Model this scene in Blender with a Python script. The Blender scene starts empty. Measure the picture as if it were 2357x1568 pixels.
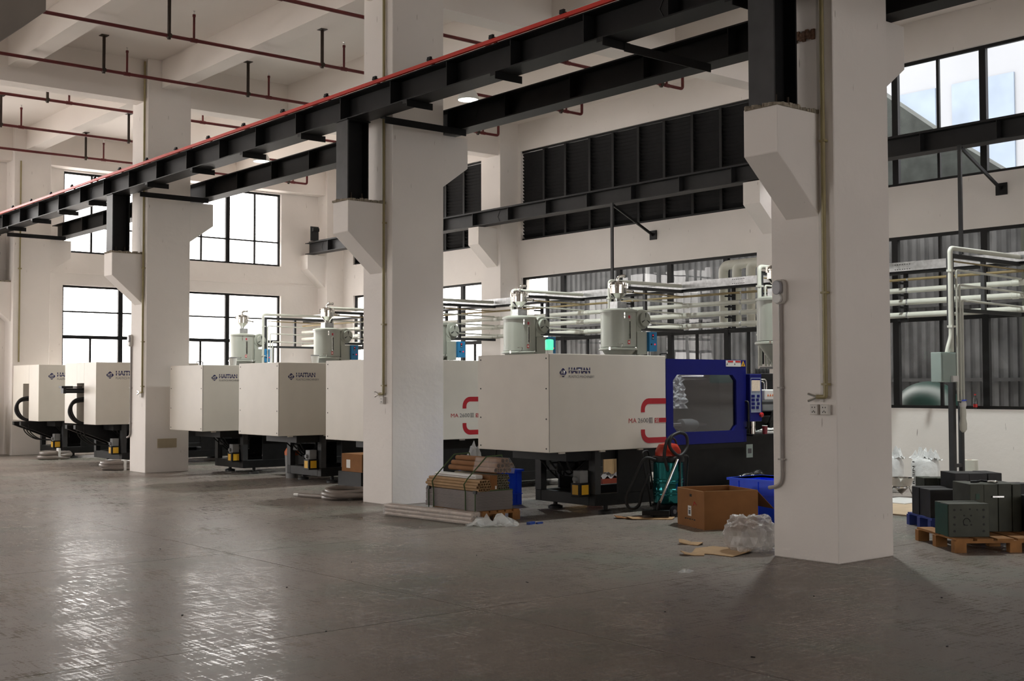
import bpy, bmesh, math, random
from mathutils import Vector, Matrix

random.seed(7)
R = math.radians
sc = bpy.context.scene
col = sc.collection

# ------------------------------------------------------------------ camera
CAM_LOC = Vector((-9.6996, -6.9171, 1.6807))
YAW, PITCH, ROLL = 0.691635, 0.0371952, -0.0022520
fw = Vector((math.sin(YAW) * math.cos(PITCH), math.cos(YAW) * math.cos(PITCH), math.sin(PITCH)))
rt = Vector((math.cos(YAW), -math.sin(YAW), 0))
up = rt.cross(fw)
rt2 = rt * math.cos(ROLL) + up * math.sin(ROLL)
up2 = up * math.cos(ROLL) - rt * math.sin(ROLL)
cam_data = bpy.data.cameras.new('camera')
cam_data.sensor_fit = 'HORIZONTAL'
cam_data.sensor_width = 36.0
cam_data.lens = 2811.08 / 2357 * 36.0
cam_data.clip_end = 300
cam = bpy.data.objects.new('camera', cam_data)
col.objects.link(cam)
M = Matrix(((rt2.x, up2.x, -fw.x), (rt2.y, up2.y, -fw.y), (rt2.z, up2.z, -fw.z))).to_4x4()
M.translation = CAM_LOC
cam.matrix_world = M
sc.camera = cam

# ------------------------------------------------------------------ sky, exposure
SKY = 11.3
world = bpy.data.worlds.new('overcast_sky')
sc.world = world
world.use_nodes = True
bg = world.node_tree.nodes['Background']
bg.inputs['Color'].default_value = (1.0, 0.935, 0.90, 1)
bg.inputs['Strength'].default_value = SKY
world.cycles.sampling_method = 'MANUAL'
world.cycles.sample_map_resolution = 256
vs = sc.view_settings
vs.view_transform = 'Standard'
vs.look = 'None'
vs.exposure = -0.33
vs.gamma = 1.0
vs.use_curve_mapping = False
sc.cycles.use_denoising = True
sc.cycles.max_bounces = 10
sc.cycles.diffuse_bounces = 6
sc.cycles.transparent_max_bounces = 16
sc.cycles.sample_clamp_indirect = 8.0
LAMP_POWER = 1850.0
LAMP_COLOR = (0.95, 1.0, 0.97)

# ------------------------------------------------------------------ materials
MATS = {}

def mat(name, color, rough=0.6, metal=0.0, var=0.06, scale=6.0, bump=0.0, bscale=60.0, spec=0.5, emit=None, coat=0.0):
    if name in MATS:
        return MATS[name]
    m = bpy.data.materials.new(name)
    m.use_nodes = True
    nt = m.node_tree
    b = nt.nodes['Principled BSDF']
    b.inputs['Roughness'].default_value = rough
    b.inputs['Metallic'].default_value = metal
    b.inputs['Specular IOR Level'].default_value = spec
    if coat:
        b.inputs['Coat Weight'].default_value = coat
        b.inputs['Coat Roughness'].default_value = 0.1
    tc = nt.nodes.new('ShaderNodeTexCoord')
    n = nt.nodes.new('ShaderNodeTexNoise')
    n.inputs['Scale'].default_value = scale
    n.inputs['Detail'].default_value = 3
    nt.links.new(tc.outputs['Object'], n.inputs['Vector'])
    r = nt.nodes.new('ShaderNodeValToRGB')
    lo = tuple(max(0, c * (1 - var)) for c in color)
    hi = tuple(min(1, c * (1 + var)) for c in color)
    r.color_ramp.elements[0].position = 0.3
    r.color_ramp.elements[1].position = 0.7
    r.color_ramp.elements[0].color = lo + (1,)
    r.color_ramp.elements[1].color = hi + (1,)
    nt.links.new(n.outputs['Fac'], r.inputs['Fac'])
    nt.links.new(r.outputs['Color'], b.inputs['Base Color'])
    if bump:
        n2 = nt.nodes.new('ShaderNodeTexNoise')
        n2.inputs['Scale'].default_value = bscale
        n2.inputs['Detail'].default_value = 4
        nt.links.new(tc.outputs['Object'], n2.inputs['Vector'])
        bp = nt.nodes.new('ShaderNodeBump')
        bp.inputs['Strength'].default_value = bump
        bp.inputs['Distance'].default_value = 0.02
        nt.links.new(n2.outputs['Fac'], bp.inputs['Height'])
        nt.links.new(bp.outputs['Normal'], b.inputs['Normal'])
    if emit:
        b.inputs['Emission Color'].default_value = emit[0] + (1,)
        b.inputs['Emission Strength'].default_value = emit[1]
    MATS[name] = m
    return m

def glass_mat(name, tint, gloss, rough=0.02):
    """thin clear sheet: passes light, mirrors a little more at grazing angles"""
    m = bpy.data.materials.new(name)
    m.use_nodes = True
    nt = m.node_tree
    nt.nodes.clear()
    out = nt.nodes.new('ShaderNodeOutputMaterial')
    mix = nt.nodes.new('ShaderNodeMixShader')
    tr = nt.nodes.new('ShaderNodeBsdfTransparent')
    gl = nt.nodes.new('ShaderNodeBsdfGlossy')
    fr = nt.nodes.new('ShaderNodeFresnel')
    mul = nt.nodes.new('ShaderNodeMath')
    mul.operation = 'MULTIPLY'
    mul.inputs[1].default_value = gloss
    mul.use_clamp = True
    tc = nt.nodes.new('ShaderNodeTexCoord')
    no = nt.nodes.new('ShaderNodeTexNoise')
    no.inputs['Scale'].default_value = 1.2
    bp = nt.nodes.new('ShaderNodeBump')
    bp.inputs['Strength'].default_value = 0.06
    bp.inputs['Distance'].default_value = 0.02
    nt.links.new(tc.outputs['Object'], no.inputs['Vector'])
    nt.links.new(no.outputs['Fac'], bp.inputs['Height'])
    nt.links.new(bp.outputs['Normal'], gl.inputs['Normal'])
    tr.inputs['Color'].default_value = tint + (1,)
    gl.inputs['Color'].default_value = (1, 1, 1, 1)
    gl.inputs['Roughness'].default_value = rough
    fr.inputs['IOR'].default_value = 1.5
    nt.links.new(fr.outputs[0], mul.inputs[0])
    nt.links.new(mul.outputs[0], mix.inputs[0])
    nt.links.new(tr.outputs[0], mix.inputs[1])
    nt.links.new(gl.outputs[0], mix.inputs[2])
    nt.links.new(mix.outputs[0], out.inputs[0])
    MATS[name] = m
    return m

def film_mat(name, alpha, color=(0.85, 0.87, 0.87)):
    """crumpled clear plastic film"""
    m = mat(name, color, 0.12, 0, 0.1, 9, 0.8, 26, 0.7)
    m.node_tree.nodes['Principled BSDF'].inputs['Alpha'].default_value = alpha
    return m

def wall_mat(name, color):
    m = mat(name, color, 0.75, 0, 0.035, 0.9, 0.25, 9)
    nt = m.node_tree
    b = nt.nodes['Principled BSDF']
    src = b.inputs['Base Color'].links[0].from_socket
    tc = nt.nodes.new('ShaderNodeTexCoord')
    mp = nt.nodes.new('ShaderNodeMapping')
    mp.inputs['Scale'].default_value = (26, 26, 3.2)
    n = nt.nodes.new('ShaderNodeTexNoise')
    n.inputs['Scale'].default_value = 1.0
    n.inputs['Detail'].default_value = 2
    rr = nt.nodes.new('ShaderNodeValToRGB')
    rr.color_ramp.elements[0].position = 0.75
    rr.color_ramp.elements[1].position = 0.785
    rr.color_ramp.elements[0].color = (1, 1, 1, 1)
    rr.color_ramp.elements[1].color = (0.45, 0.42, 0.4, 1)
    mx = nt.nodes.new('ShaderNodeMix')
    mx.data_type = 'RGBA'
    mx.blend_type = 'MULTIPLY'
    mx.inputs['Factor'].default_value = 1
    nt.links.new(tc.outputs['Object'], mp.inputs['Vector'])
    nt.links.new(mp.outputs['Vector'], n.inputs['Vector'])
    nt.links.new(n.outputs['Fac'], rr.inputs['Fac'])
    nt.links.new(src, mx.inputs['A'])
    nt.links.new(rr.outputs['Color'], mx.inputs['B'])
    nt.links.new(mx.outputs['Result'], b.inputs['Base Color'])
    return m

def floor_mat():
    m = bpy.data.materials.new('polished_concrete')
    m.use_nodes = True
    nt = m.node_tree
    b = nt.nodes['Principled BSDF']
    L = nt.links.new
    ge = nt.nodes.new('ShaderNodeNewGeometry')
    def noise(scale, mapscale=(1, 1, 1), detail=4, rot=0.0, rough=0.5):
        mp = nt.nodes.new('ShaderNodeMapping')
        mp.inputs['Scale'].default_value = mapscale
        mp.inputs['Rotation'].default_value = (0, 0, rot)
        n = nt.nodes.new('ShaderNodeTexNoise')
        n.inputs['Scale'].default_value = scale
        n.inputs['Detail'].default_value = detail
        n.inputs['Roughness'].default_value = rough
        L(ge.outputs['Position'], mp.inputs['Vector'])
        L(mp.outputs['Vector'], n.inputs['Vector'])
        return n.outputs['Fac']
    def ramp(f, p0, c0, p1, c1):
        r = nt.nodes.new('ShaderNodeValToRGB')
        r.color_ramp.elements[0].position = p0
        r.color_ramp.elements[1].position = p1
        r.color_ramp.elements[0].color = c0 + (1,)
        r.color_ramp.elements[1].color = c1 + (1,)
        L(f, r.inputs['Fac'])
        return r.outputs['Color']
    def mix(a, bb, f, mode='MIX'):
        x = nt.nodes.new('ShaderNodeMix')
        x.data_type = 'RGBA'
        x.blend_type = mode
        if isinstance(f, float):
            x.inputs['Factor'].default_value = f
        else:
            L(f, x.inputs['Factor'])
        L(a, x.inputs['A'])
        L(bb, x.inputs['B'])
        return x.outputs['Result']
    base = ramp(noise(0.7), 0.35, (0.225, 0.196, 0.175), 0.65, (0.29, 0.253, 0.226))
    green = ramp(noise(2.2, (1, 1, 1), 5), 0.3, (0.185, 0.197, 0.165), 0.7, (0.235, 0.242, 0.205))
    gmask = ramp(noise(0.55, (1, 1, 1), 5, 0.3, 0.65), 0.5, (0, 0, 0), 0.62, (0.8, 0.8, 0.8))
    c = mix(base, green, gmask)
    # short dark tyre scuffs
    scuff = ramp(noise(1.0, (2.2, 16, 1), 5, 0.9, 0.6), 0.58, (1, 1, 1), 0.68, (0.5, 0.48, 0.46))
    c = mix(c, scuff, 0.55, 'MULTIPLY')
    speck = ramp(noise(30, (1, 1, 1), 2), 0.74, (1, 1, 1), 0.78, (0.35, 0.33, 0.3))
    c = mix(c, speck, 0.9, 'MULTIPLY')
    L(c, b.inputs['Base Color'])
    # wear in the gloss: long streaks left by the scrubbing machine and scratches
    s1 = noise(1.0, (3.0, 38, 1), 4, 0.35, 0.6)
    s2 = noise(1.0, (46, 3.5, 1), 4, 0.15, 0.6)
    s3 = noise(1.3, (1, 1, 1), 4)
    ad = nt.nodes.new('ShaderNodeMath')
    L(s1, ad.inputs[0])
    L(s2, ad.inputs[1])
    ad3 = nt.nodes.new('ShaderNodeMath')      # polished streaks and worn matt patches
    ad3.operation = 'MULTIPLY_ADD'
    ad3.inputs[1].default_value = 0.45
    L(s3, ad3.inputs[0])
    L(ad.outputs[0], ad3.inputs[2])
    def maprange(f, a0, a1, b0, b1):
        q = nt.nodes.new('ShaderNodeMapRange')
        q.interpolation_type = 'SMOOTHSTEP'
        q.inputs['From Min'].default_value = a0
        q.inputs['From Max'].default_value = a1
        q.inputs['To Min'].default_value = b0
        q.inputs['To Max'].default_value = b1
        L(f, q.inputs['Value'])
        return q.outputs['Result']
    L(maprange(ad3.outputs[0], 1.21, 1.48, 0.40, 0.045), b.inputs['Roughness'])
    L(maprange(ad3.outputs[0], 1.21, 1.48, 0.17, 0.05), b.inputs['Specular IOR Level'])
    bp = nt.nodes.new('ShaderNodeBump')
    bp.inputs['Strength'].default_value = 0.035
    bp.inputs['Distance'].default_value = 0.01
    L(ad.outputs[0], bp.inputs['Height'])
    L(bp.outputs['Normal'], b.inputs['Normal'])
    MATS['floor'] = m
    return m

WALL = wall_mat('white_wall_paint', (0.84, 0.80, 0.765))
CEIL = mat('white_ceiling_paint', (0.84, 0.79, 0.745), 0.85, 0, 0.04, 0.5)
FLOOR = floor_mat()
JOINT = mat('dark_joint', (0.03, 0.028, 0.026), 0.9)
RAW = mat('raw_concrete', (0.33, 0.29, 0.23), 0.95, 0, 0.25, 14, 0.8, 30)
STEEL = mat('black_painted_steel', (0.011, 0.011, 0.0115), 0.5, 0, 0.2, 4, spec=0.2)
STEELG = mat('dark_grey_steel', (0.045, 0.046, 0.048), 0.45, 0, 0.15, 5, spec=0.3)
RED = mat('red_conductor_plastic', (0.62, 0.025, 0.012), 0.4, 0, 0.06)
PIPERED = mat('red_pipe_paint', (0.12, 0.009, 0.010), 0.5, 0, 0.15)
RUST = mat('dark_brown_hanger_paint', (0.035, 0.022, 0.014), 0.7, 0, 0.25)
FRAME = mat('black_window_aluminium', (0.008, 0.008, 0.0085), 0.5, 0, 0.15, spec=0.25)
GLASS = glass_mat('window_glass', (0.93, 0.95, 0.95), 0.6)
LOUV = mat('charcoal_louver_paint', (0.010, 0.010, 0.0105), 0.6, 0, 0.15, spec=0.15)
CREAM = mat('cream_machine_paint', (0.66, 0.62, 0.55), 0.42, 0, 0.025, 3)
NAVY = mat('navy_machine_paint', (0.007, 0.010, 0.14), 0.42, 0, 0.06, spec=0.25)
LOGOB = mat('navy_print', (0.015, 0.016, 0.10), 0.5, 0, 0.04)
PRINTG = mat('grey_print', (0.10, 0.10, 0.11), 0.5, 0, 0.04)
PRINTR = mat('red_print', (0.40, 0.012, 0.022), 0.5, 0, 0.05)
BLACK = mat('black_machine_paint', (0.010, 0.010, 0.0105), 0.5, 0, 0.25, 8, spec=0.3)
RUBBER = mat('black_rubber', (0.010, 0.010, 0.010), 0.6, 0, 0.2)
CHROME = mat('polished_chrome', (0.75, 0.75, 0.75), 0.12, 1.0, 0.03)
STAIN = mat('stainless_steel', (0.70, 0.68, 0.64), 0.16, 1.0, 0.04)
GALV = mat('galvanised_sheet', (0.52, 0.53, 0.54), 0.38, 0.85, 0.18, 16)
GREYM = mat('mid_grey_paint', (0.22, 0.225, 0.23), 0.5, 0, 0.1)
DGREEN = mat('grey_green_dryer_paint', (0.36, 0.375, 0.325), 0.35, 0, 0.03, 3)
PVC = mat('white_plastic_pipe', (0.62, 0.63, 0.56), 0.4, 0, 0.04)
PVCB = mat('tan_plastic_pipe', (0.30, 0.23, 0.11), 0.5, 0, 0.1)
CARD = mat('brown_cardboard', (0.25, 0.108, 0.034), 0.85, 0, 0.10, 5)
CARDL = mat('light_cardboard', (0.40, 0.255, 0.13), 0.85, 0, 0.10, 6)
WOOD = mat('pallet_wood', (0.33, 0.155, 0.05), 0.8, 0, 0.3, 7)
YEL = mat('yellow_label', (0.75, 0.42, 0.02), 0.5, 0, 0.05)
ORANGE = mat('orange_plastic', (0.62, 0.13, 0.02), 0.45, 0, 0.06)
REDP = mat('bright_red_plastic', (0.55, 0.02, 0.02), 0.4, 0, 0.06)
BLUEP = mat('blue_crate_plastic', (0.012, 0.085, 0.95), 0.4, 0, 0.06)
CYAN = mat('sky_blue_panel', (0.025, 0.21, 0.45), 0.45, 0, 0.04)
WHITEP = mat('white_plastic', (0.72, 0.72, 0.70), 0.45, 0, 0.03)

# ------------------------------------------------------------------ mesh helpers
class MB:
    def __init__(s):
        s.v = []
        s.f = []
    def add(s, vs_, fs):
        n = len(s.v)
        s.v += [tuple(p) for p in vs_]
        s.f += [tuple(i + n for i in f) for f in fs]
        return s
    def box(s, x0, x1, y0, y1, z0, z1):
        v = [(x, y, z) for z in (z0, z1) for y in (y0, y1) for x in (x0, x1)]
        return s.add(v, [(0, 2, 3, 1), (4, 5, 7, 6), (0, 1, 5, 4), (2, 6, 7, 3), (0, 4, 6, 2), (1, 3, 7, 5)])
    def cbox(s, c, sx, sy, sz, rz=0.0):
        """box with the centre of its base at c, turned by rz"""
        ca, sa = math.cos(rz), math.sin(rz)
        v = []
        for z in (0, sz):
            for y in (-sy / 2, sy / 2):
                for x in (-sx / 2, sx / 2):
                    v.append((c[0] + x * ca - y * sa, c[1] + x * sa + y * ca, c[2] + z))
        return s.add(v, [(0, 2, 3, 1), (4, 5, 7, 6), (0, 1, 5, 4), (2, 6, 7, 3), (0, 4, 6, 2), (1, 3, 7, 5)])
    def bar(s, a, b, w, h, upv=(0, 0, 1)):
        a, b = Vector(a), Vector(b)
        d = (b - a).normalized()
        u = Vector(upv)
        if abs(d.dot(u)) > 0.99:
            u = Vector((1, 0, 0))
        sd = d.cross(u).normalized() * (w / 2)
        uu = sd.cross(d).normalized() * (h / 2)
        v = [p + i * sd + j * uu for p in (a, b) for i, j in ((-1, -1), (1, -1), (1, 1), (-1, 1))]
        return s.add(v, [(0, 1, 2, 3), (7, 6, 5, 4), (0, 4, 5, 1), (1, 5, 6, 2), (2, 6, 7, 3), (3, 7, 4, 0)])
    def tube(s, pts, r, n=12, cap=True, closed=False):
        pts = [Vector(p) for p in pts]
        rings = []
        N = len(pts)
        prev = None
        rr = r if isinstance(r, (list, tuple)) else [r] * N
        for i, p in enumerate(pts):
            if closed:
                d = pts[(i + 1) % N] - pts[i - 1]
            elif i == 0:
                d = pts[1] - p
            elif i == N - 1:
                d = p - pts[i - 1]
            else:
                d = (pts[i + 1] - p).normalized() + (p - pts[i - 1]).normalized()
            d.normalize()
            if prev is None:
                a = Vector((0, 0, 1)) if abs(d.z) < 0.9 else Vector((1, 0, 0))
                u = d.cross(a).normalized()
            else:
                u = (prev - d * prev.dot(d)).normalized()
            prev = u
            w = d.cross(u)
            k = 1.0
            if 0 < i < N - 1 and not closed:
                c = (pts[i + 1] - p).normalized().dot((p - pts[i - 1]).normalized())
                k = 1.0 / max(0.6, math.sqrt((1 + c) / 2))
            rings.append([p + (u * math.cos(2 * math.pi * j / n) + w * math.sin(2 * math.pi * j / n)) * rr[i] * (k if k < 1.2 else 1.2) for j in range(n)])
        vs_ = [q for g in rings for q in g]
        fs = []
        for i in range(N if closed else N - 1):
            a, b = i * n, ((i + 1) % N) * n
            for j in range(n):
                fs.append((a + j, a + (j + 1) % n, b + (j + 1) % n, b + j))
        if cap and not closed:
            fs.append(tuple(range(n - 1, -1, -1)))
            fs.append(tuple((N - 1) * n + j for j in range(n)))
        return s.add(vs_, fs)
    def lathe(s, c, prof, n=24, axis='z', cap=True):
        """prof: list of (radius, height) along the axis from c"""
        vs_, fs = [], []
        for r, h in prof:
            for j in range(n):
                a = 2 * math.pi * j / n
                x, y = r * math.cos(a), r * math.sin(a)
                p = {'z': (x, y, h), 'x': (h, x, y), 'y': (y, h, x)}[axis]
                vs_.append((c[0] + p[0], c[1] + p[1], c[2] + p[2]))
        for i in range(len(prof) - 1):
            for j in range(n):
                fs.append((i * n + j, i * n + (j + 1) % n, (i + 1) * n + (j + 1) % n, (i + 1) * n + j))
        if cap:
            fs.append(tuple(range(n - 1, -1, -1)))
            fs.append(tuple((len(prof) - 1) * n + j for j in range(n)))
        return s.add(vs_, fs)
    def prism(s, poly, o, a, b, d):
        """polygon (u,v) in the plane o + u*a + v*b, pushed along vector d"""
        o, a, b, d = Vector(o), Vector(a), Vector(b), Vector(d)
        n = len(poly)
        base = [o + a * u + b * w for u, w in poly]
        vs_ = base + [p + d for p in base]
        fs = [tuple(range(n)), tuple(range(2 * n - 1, n - 1, -1))]
        fs += [(i, i + n, (i + 1) % n + n, (i + 1) % n) for i in range(n)]
        return s.add(vs_, fs)

def link(o, parent=None):
    col.objects.link(o)
    if parent:
        o.parent = parent
    return o

def world_loc(o):
    v = Vector((0, 0, 0))
    while o:
        v = v + o.location
        o = o.parent
    return v

def build(name, mb, material, parent=None, bevel=0.0, smooth=None, origin=None, seg=2):
    """one mesh object; geometry is given in world axes and stored relative to its parent or its own base"""
    if parent is not None:
        o0 = world_loc(parent)
    elif origin is not None:
        o0 = Vector(origin)
    else:
        xs = [p[0] for p in mb.v]
        ys = [p[1] for p in mb.v]
        zs = [p[2] for p in mb.v]
        o0 = Vector(((min(xs) + max(xs)) / 2, (min(ys) + max(ys)) / 2, min(zs)))
    me = bpy.data.meshes.new(name)
    me.from_pydata([(p[0] - o0.x, p[1] - o0.y, p[2] - o0.z) for p in mb.v], [], mb.f)
    bm = bmesh.new()
    bm.from_mesh(me)
    bmesh.ops.recalc_face_normals(bm, faces=bm.faces)
    if bevel:
        es = [e for e in bm.edges if len(e.link_faces) == 2 and e.calc_face_angle(0) > 0.6]
        bmesh.ops.bevel(bm, geom=es, offset=bevel, segments=seg, affect='EDGES', profile=0.5, clamp_overlap=True)
    bm.to_mesh(me)
    bm.free()
    if smooth is not None:
        for p in me.polygons:
            p.use_smooth = True
        me.set_sharp_from_angle(angle=R(smooth))
    me.materials.append(material)
    o = bpy.data.objects.new(name, me)
    if parent is None:
        o.location = o0
    return link(o, parent)

def tag(o, label, cat=None, group=None, kind=None):
    o['label'] = label
    if cat:
        o['category'] = cat
    if group:
        o['group'] = group
    if kind:
        o['kind'] = kind
    return o

def thing(name, loc, label, cat=None, group=None, kind=None):
    o = bpy.data.objects.new(name, None)
    o.location = loc
    o.empty_display_size = 0.2
    link(o)
    return tag(o, label, cat, group, kind)

def copy_tree(o, parent=None):
    c = o.copy()
    link(c, parent)
    for ch in list(o.children):
        copy_tree(ch, c)
    return c

def dup(o, loc, label, group=None):
    c = copy_tree(o)
    c.location = loc
    c['label'] = label
    if group:
        c['group'] = group
    return c

def text(name, s, material, parent, origin, right, upv, width, height, bold=0.0, shear=0.0):
    """flat lettering fitted into width x height, its lower left corner at origin (world)"""
    cu = bpy.data.curves.new('lettering', 'FONT')
    cu.body = s
    cu.size = 1.0
    cu.offset = bold
    cu.shear = shear
    cu.resolution_u = 3
    to = bpy.data.objects.new('lettering', cu)
    col.objects.link(to)
    dg = bpy.context.evaluated_depsgraph_get()
    me = bpy.data.meshes.new_from_object(to.evaluated_get(dg))
    bpy.data.objects.remove(to)
    bpy.data.curves.remove(cu)
    xs = [v.co.x for v in me.vertices]
    ys = [v.co.y for v in me.vertices]
    x0, x1, y0, y1 = min(xs), max(xs), min(ys), max(ys)
    o0 = world_loc(parent)
    org, rv, uv = Vector(origin) - o0, Vector(right), Vector(upv)
    for v in me.vertices:
        p = org + rv * ((v.co.x - x0) / (x1 - x0) * width) + uv * ((v.co.y - y0) / (y1 - y0) * height)
        v.co = p
    me.name = name
    me.materials.clear()
    me.materials.append(material)
    return link(bpy.data.objects.new(name, me), parent)

def arc(c, r, a0, a1, n, ax, ay):
    c, ax, ay = Vector(c), Vector(ax), Vector(ay)
    return [c + ax * (r * math.cos(a0 + (a1 - a0) * i / n)) + ay * (r * math.sin(a0 + (a1 - a0) * i / n)) for i in range(n + 1)]

def smooth_path(pts, n=6):
    """Catmull-Rom through pts"""
    P = [Vector(p) for p in pts]
    P = [P[0] * 2 - P[1]] + P + [P[-1] * 2 - P[-2]]
    out = []
    for i in range(1, len(P) - 2):
        for k in range(n):
            t = k / n
            a, b, c, d = P[i - 1], P[i], P[i + 1], P[i + 2]
            out.append(0.5 * ((2 * b) + (c - a) * t + (2 * a - 5 * b + 4 * c - d) * t * t + (3 * b - a - 3 * c + d) * t ** 3))
    out.append(P[-2])
    return out

def elbow_path(pts, r, n=5):
    """polyline with its corners rounded by radius r"""
    P = [Vector(p) for p in pts]
    out = [P[0]]
    for i in range(1, len(P) - 1):
        a = (P[i - 1] - P[i]).normalized()
        b = (P[i + 1] - P[i]).normalized()
        for k in range(n + 1):
            t = k / n
            out.append(P[i] + a * r * (1 - t) ** 2 + b * r * t ** 2)
    out.append(P[-1])
    return out

# ================================================================== SETTING
COLY = [0.0, 7.45, 16.0, 24.1]
X_R, Y_B = 9.55, 24.70           # inner faces of the long wall and the end wall
X_L, Y_F = -27.0, -32.0
Z_C = 8.15

# floor: cast bays with narrow saw cuts between them
fl = build('floor', MB().box(X_L, 9.9, Y_F, 25.1, -0.3, -0.035), JOINT)
tag(fl, 'worn glossy grey concrete floor', kind='structure')
xj = [X_L, -24.0, -20.0, -16.0, -12.0, -8.0, -4.0, 0.05, 4.05, 9.8]
yj = [Y_F, -28.0, -24.0, -20.0, -15.8, -11.7, -7.7, -3.65, 0.40, 4.45, 8.5, 12.5, 16.5, 20.6, 25.0]
g = 0.005
for i in range(len(xj) - 1):
    for j in range(len(yj) - 1):
        build('floor_slab', MB().box(xj[i] + g, xj[i + 1] - g, yj[j] + g, yj[j + 1] - g, -0.04, 0.0), FLOOR, fl)

# ceiling slab and concrete beams
ce = build('ceiling', MB().box(X_L, 9.9, Y_F, 25.1, Z_C, Z_C + 0.25), CEIL)
tag(ce, 'white painted concrete ceiling slab', kind='structure')
ALLY = [-24.0, -16.0, -8.0] + COLY
for k, y in enumerate(ALLY):
    zb = 7.32
    o = build('ceiling_beam', MB().box(X_L, X_R, y + 0.17, y + 0.58, zb, Z_C), CEIL)
    tag(o, 'deep white concrete beam crossing the hall above the columns', kind='structure', group='cross beams')
xb = [-23.9, -20.95, -17.45, -14.5, -11.55, -8.4, -5.4, -2.45, 0.45, 3.35, 6.25]
ys = [Y_F] + ALLY + [Y_B]
for x in xb:
    for j in range(len(ys) - 1):
        a = ys[j] + (0.58 if j else 0)
        b = ys[j + 1] + (0.17 if j < len(ys) - 2 else 0)
        if b - a < 0.3:
            continue
        o = build('ceiling_joist', MB().box(x - 0.17, x + 0.17, a, b, 7.60, Z_C), CEIL)
        tag(o, 'shallow white concrete joist under the slab', kind='structure', group='ceiling joists')

def wall_with_holes(name, axis, at, thick, u0, u1, z0, z1, holes, label):
    """holes: list of (u0,u1,z0,z1). axis 'y' = wall across y (u is x), 'x' = wall across x (u is y)"""
    us = sorted({u0, u1} | {h[0] for h in holes} | {h[1] for h in holes})
    zs = sorted({z0, z1} | {h[2] for h in holes} | {h[3] for h in holes})
    mb = MB()
    for i in range(len(us) - 1):
        j = 0
        while j < len(zs) - 1:
            def solid(jj):
                cu, cz = (us[i] + us[i + 1]) / 2, (zs[jj] + zs[jj + 1]) / 2
                return not any(h[0] < cu < h[1] and h[2] < cz < h[3] for h in holes)
            if not solid(j):
                j += 1
                continue
            k = j
            while k + 1 < len(zs) - 1 and solid(k + 1):
                k += 1
            if axis == 'y':
                mb.box(us[i], us[i + 1], at, at + thick, zs[j], zs[k + 1])
            else:
                mb.box(at, at + thick, us[i], us[i + 1], zs[j], zs[k + 1])
            j = k + 1
    return tag(build(name, mb, WALL), label, kind='structure')

END_BAYS = [0.0, -9.0, -18.0]
eh = []
for bx in END_BAYS:
    eh += [(bx + 1.43, bx + 7.75, 1.0, 4.32), (bx + 1.43, bx + 7.75, 5.17, 7.28)]
wall_with_holes('wall_back', 'y', Y_B, 0.28, X_L, 9.83, 0, Z_C, eh, 'white end wall with tall windows behind the machines')
RB = [(0.95, 7.2), (8.6, 15.98), (17.55, 23.65)]
rh = []
for a, b in RB:
    rh += [(a, b, 1.27, 4.34), (a, b, 5.25, 7.46)]
wall_with_holes('wall_right', 'x', X_R, 0.28, Y_F, Y_B, 0, Z_C, rh, 'white long wall with louvers above and windows below')
LEFT_BAYS = [9.0, 17.0]  # unseen windows, added to light the left faces of the columns
lh = []
for by in LEFT_BAYS:
    lh += [(by + 0.9, by + 6.9, 1.0, 4.32), (by + 0.9, by + 6.9, 5.17, 7.28)]
wall_with_holes('wall_left', 'x', X_L - 0.28, 0.28, Y_F, 25.0, 0, Z_C, lh, 'white wall with added windows on the far left side of the hall')
fh_ = []
FRONT_BAYS = [0.0, -9.0, -18.0]  # unseen windows, added to brighten faces turned towards the viewer
for bx in FRONT_BAYS:
    fh_ += [(bx + 1.43, bx + 7.75, 5.17, 7.28)] + ([(bx + 1.43, bx + 7.75, 1.0, 4.32)] if bx > -12 else [])
wall_with_holes('wall_front', 'y', Y_F - 0.28, 0.28, X_L, 9.83, 0, Z_C, fh_, 'white wall with added windows behind the viewer')

# columns with corbels (brackets that carry the crane runways)
def corbel(mb, x_at, x_out, y0, y1, z_top, z_out, z_at):
    mb.prism([(x_at, z_top), (x_out, z_top), (x_out, z_out), (x_at, z_at)], (0, y0, 0), (1, 0, 0), (0, 0, 1), (0, y1 - y0, 0))

COL_LABEL = ['nearest white concrete column carrying socket boxes and a motion lamp',
             'white concrete column standing beside the tied bundle of cardboard tubes',
             'white concrete column behind which two hose-fitted machines stand',
             'white concrete column against the end wall beside the olive sack']
columns = []
for y, lb in zip(COLY, COL_LABEL):
    c = thing('column', (0.45, y + 0.38, 0), lb, kind='structure')
    build('shaft', MB().box(0, 0.9, y, y + 0.755, 0, Z_C), WALL, c, 0.008, seg=1)
    mb = MB()
    corbel(mb, 0.0, -0.63, y + 0.17, y + 0.57, 4.30, 3.85, 3.30)
    build('corbel', mb, WALL, c, 0.006, seg=1)
    mb = MB()
    # broken mortar left around the foot of the steel post
    for i in range(16):
        mb.cbox((-0.58 + i * 0.037, y + 0.17 + random.uniform(0.012, 0.02), 4.285), 0.06, 0.05, random.uniform(0.02, 0.05), random.uniform(0, 1))
    for i in range(9):
        mb.cbox((-0.62 + random.uniform(-0.01, 0.01), y + 0.19 + i * 0.042, 4.285), 0.05, 0.06, random.uniform(0.02, 0.045), random.uniform(0, 1))
    mb.box(-0.6, -0.02, y + 0.2, y + 0.55, 4.29, 4.312)
    build('mortar_bed', mb, RAW, c)
    mb = MB()
    corbel(mb, 0.9, 1.48, y + 0.17, y + 0.57, 5.41, 4.96, 4.55)
    build('corbel', mb, WALL, c, 0.006, seg=1)
    columns.append(c)
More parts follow.
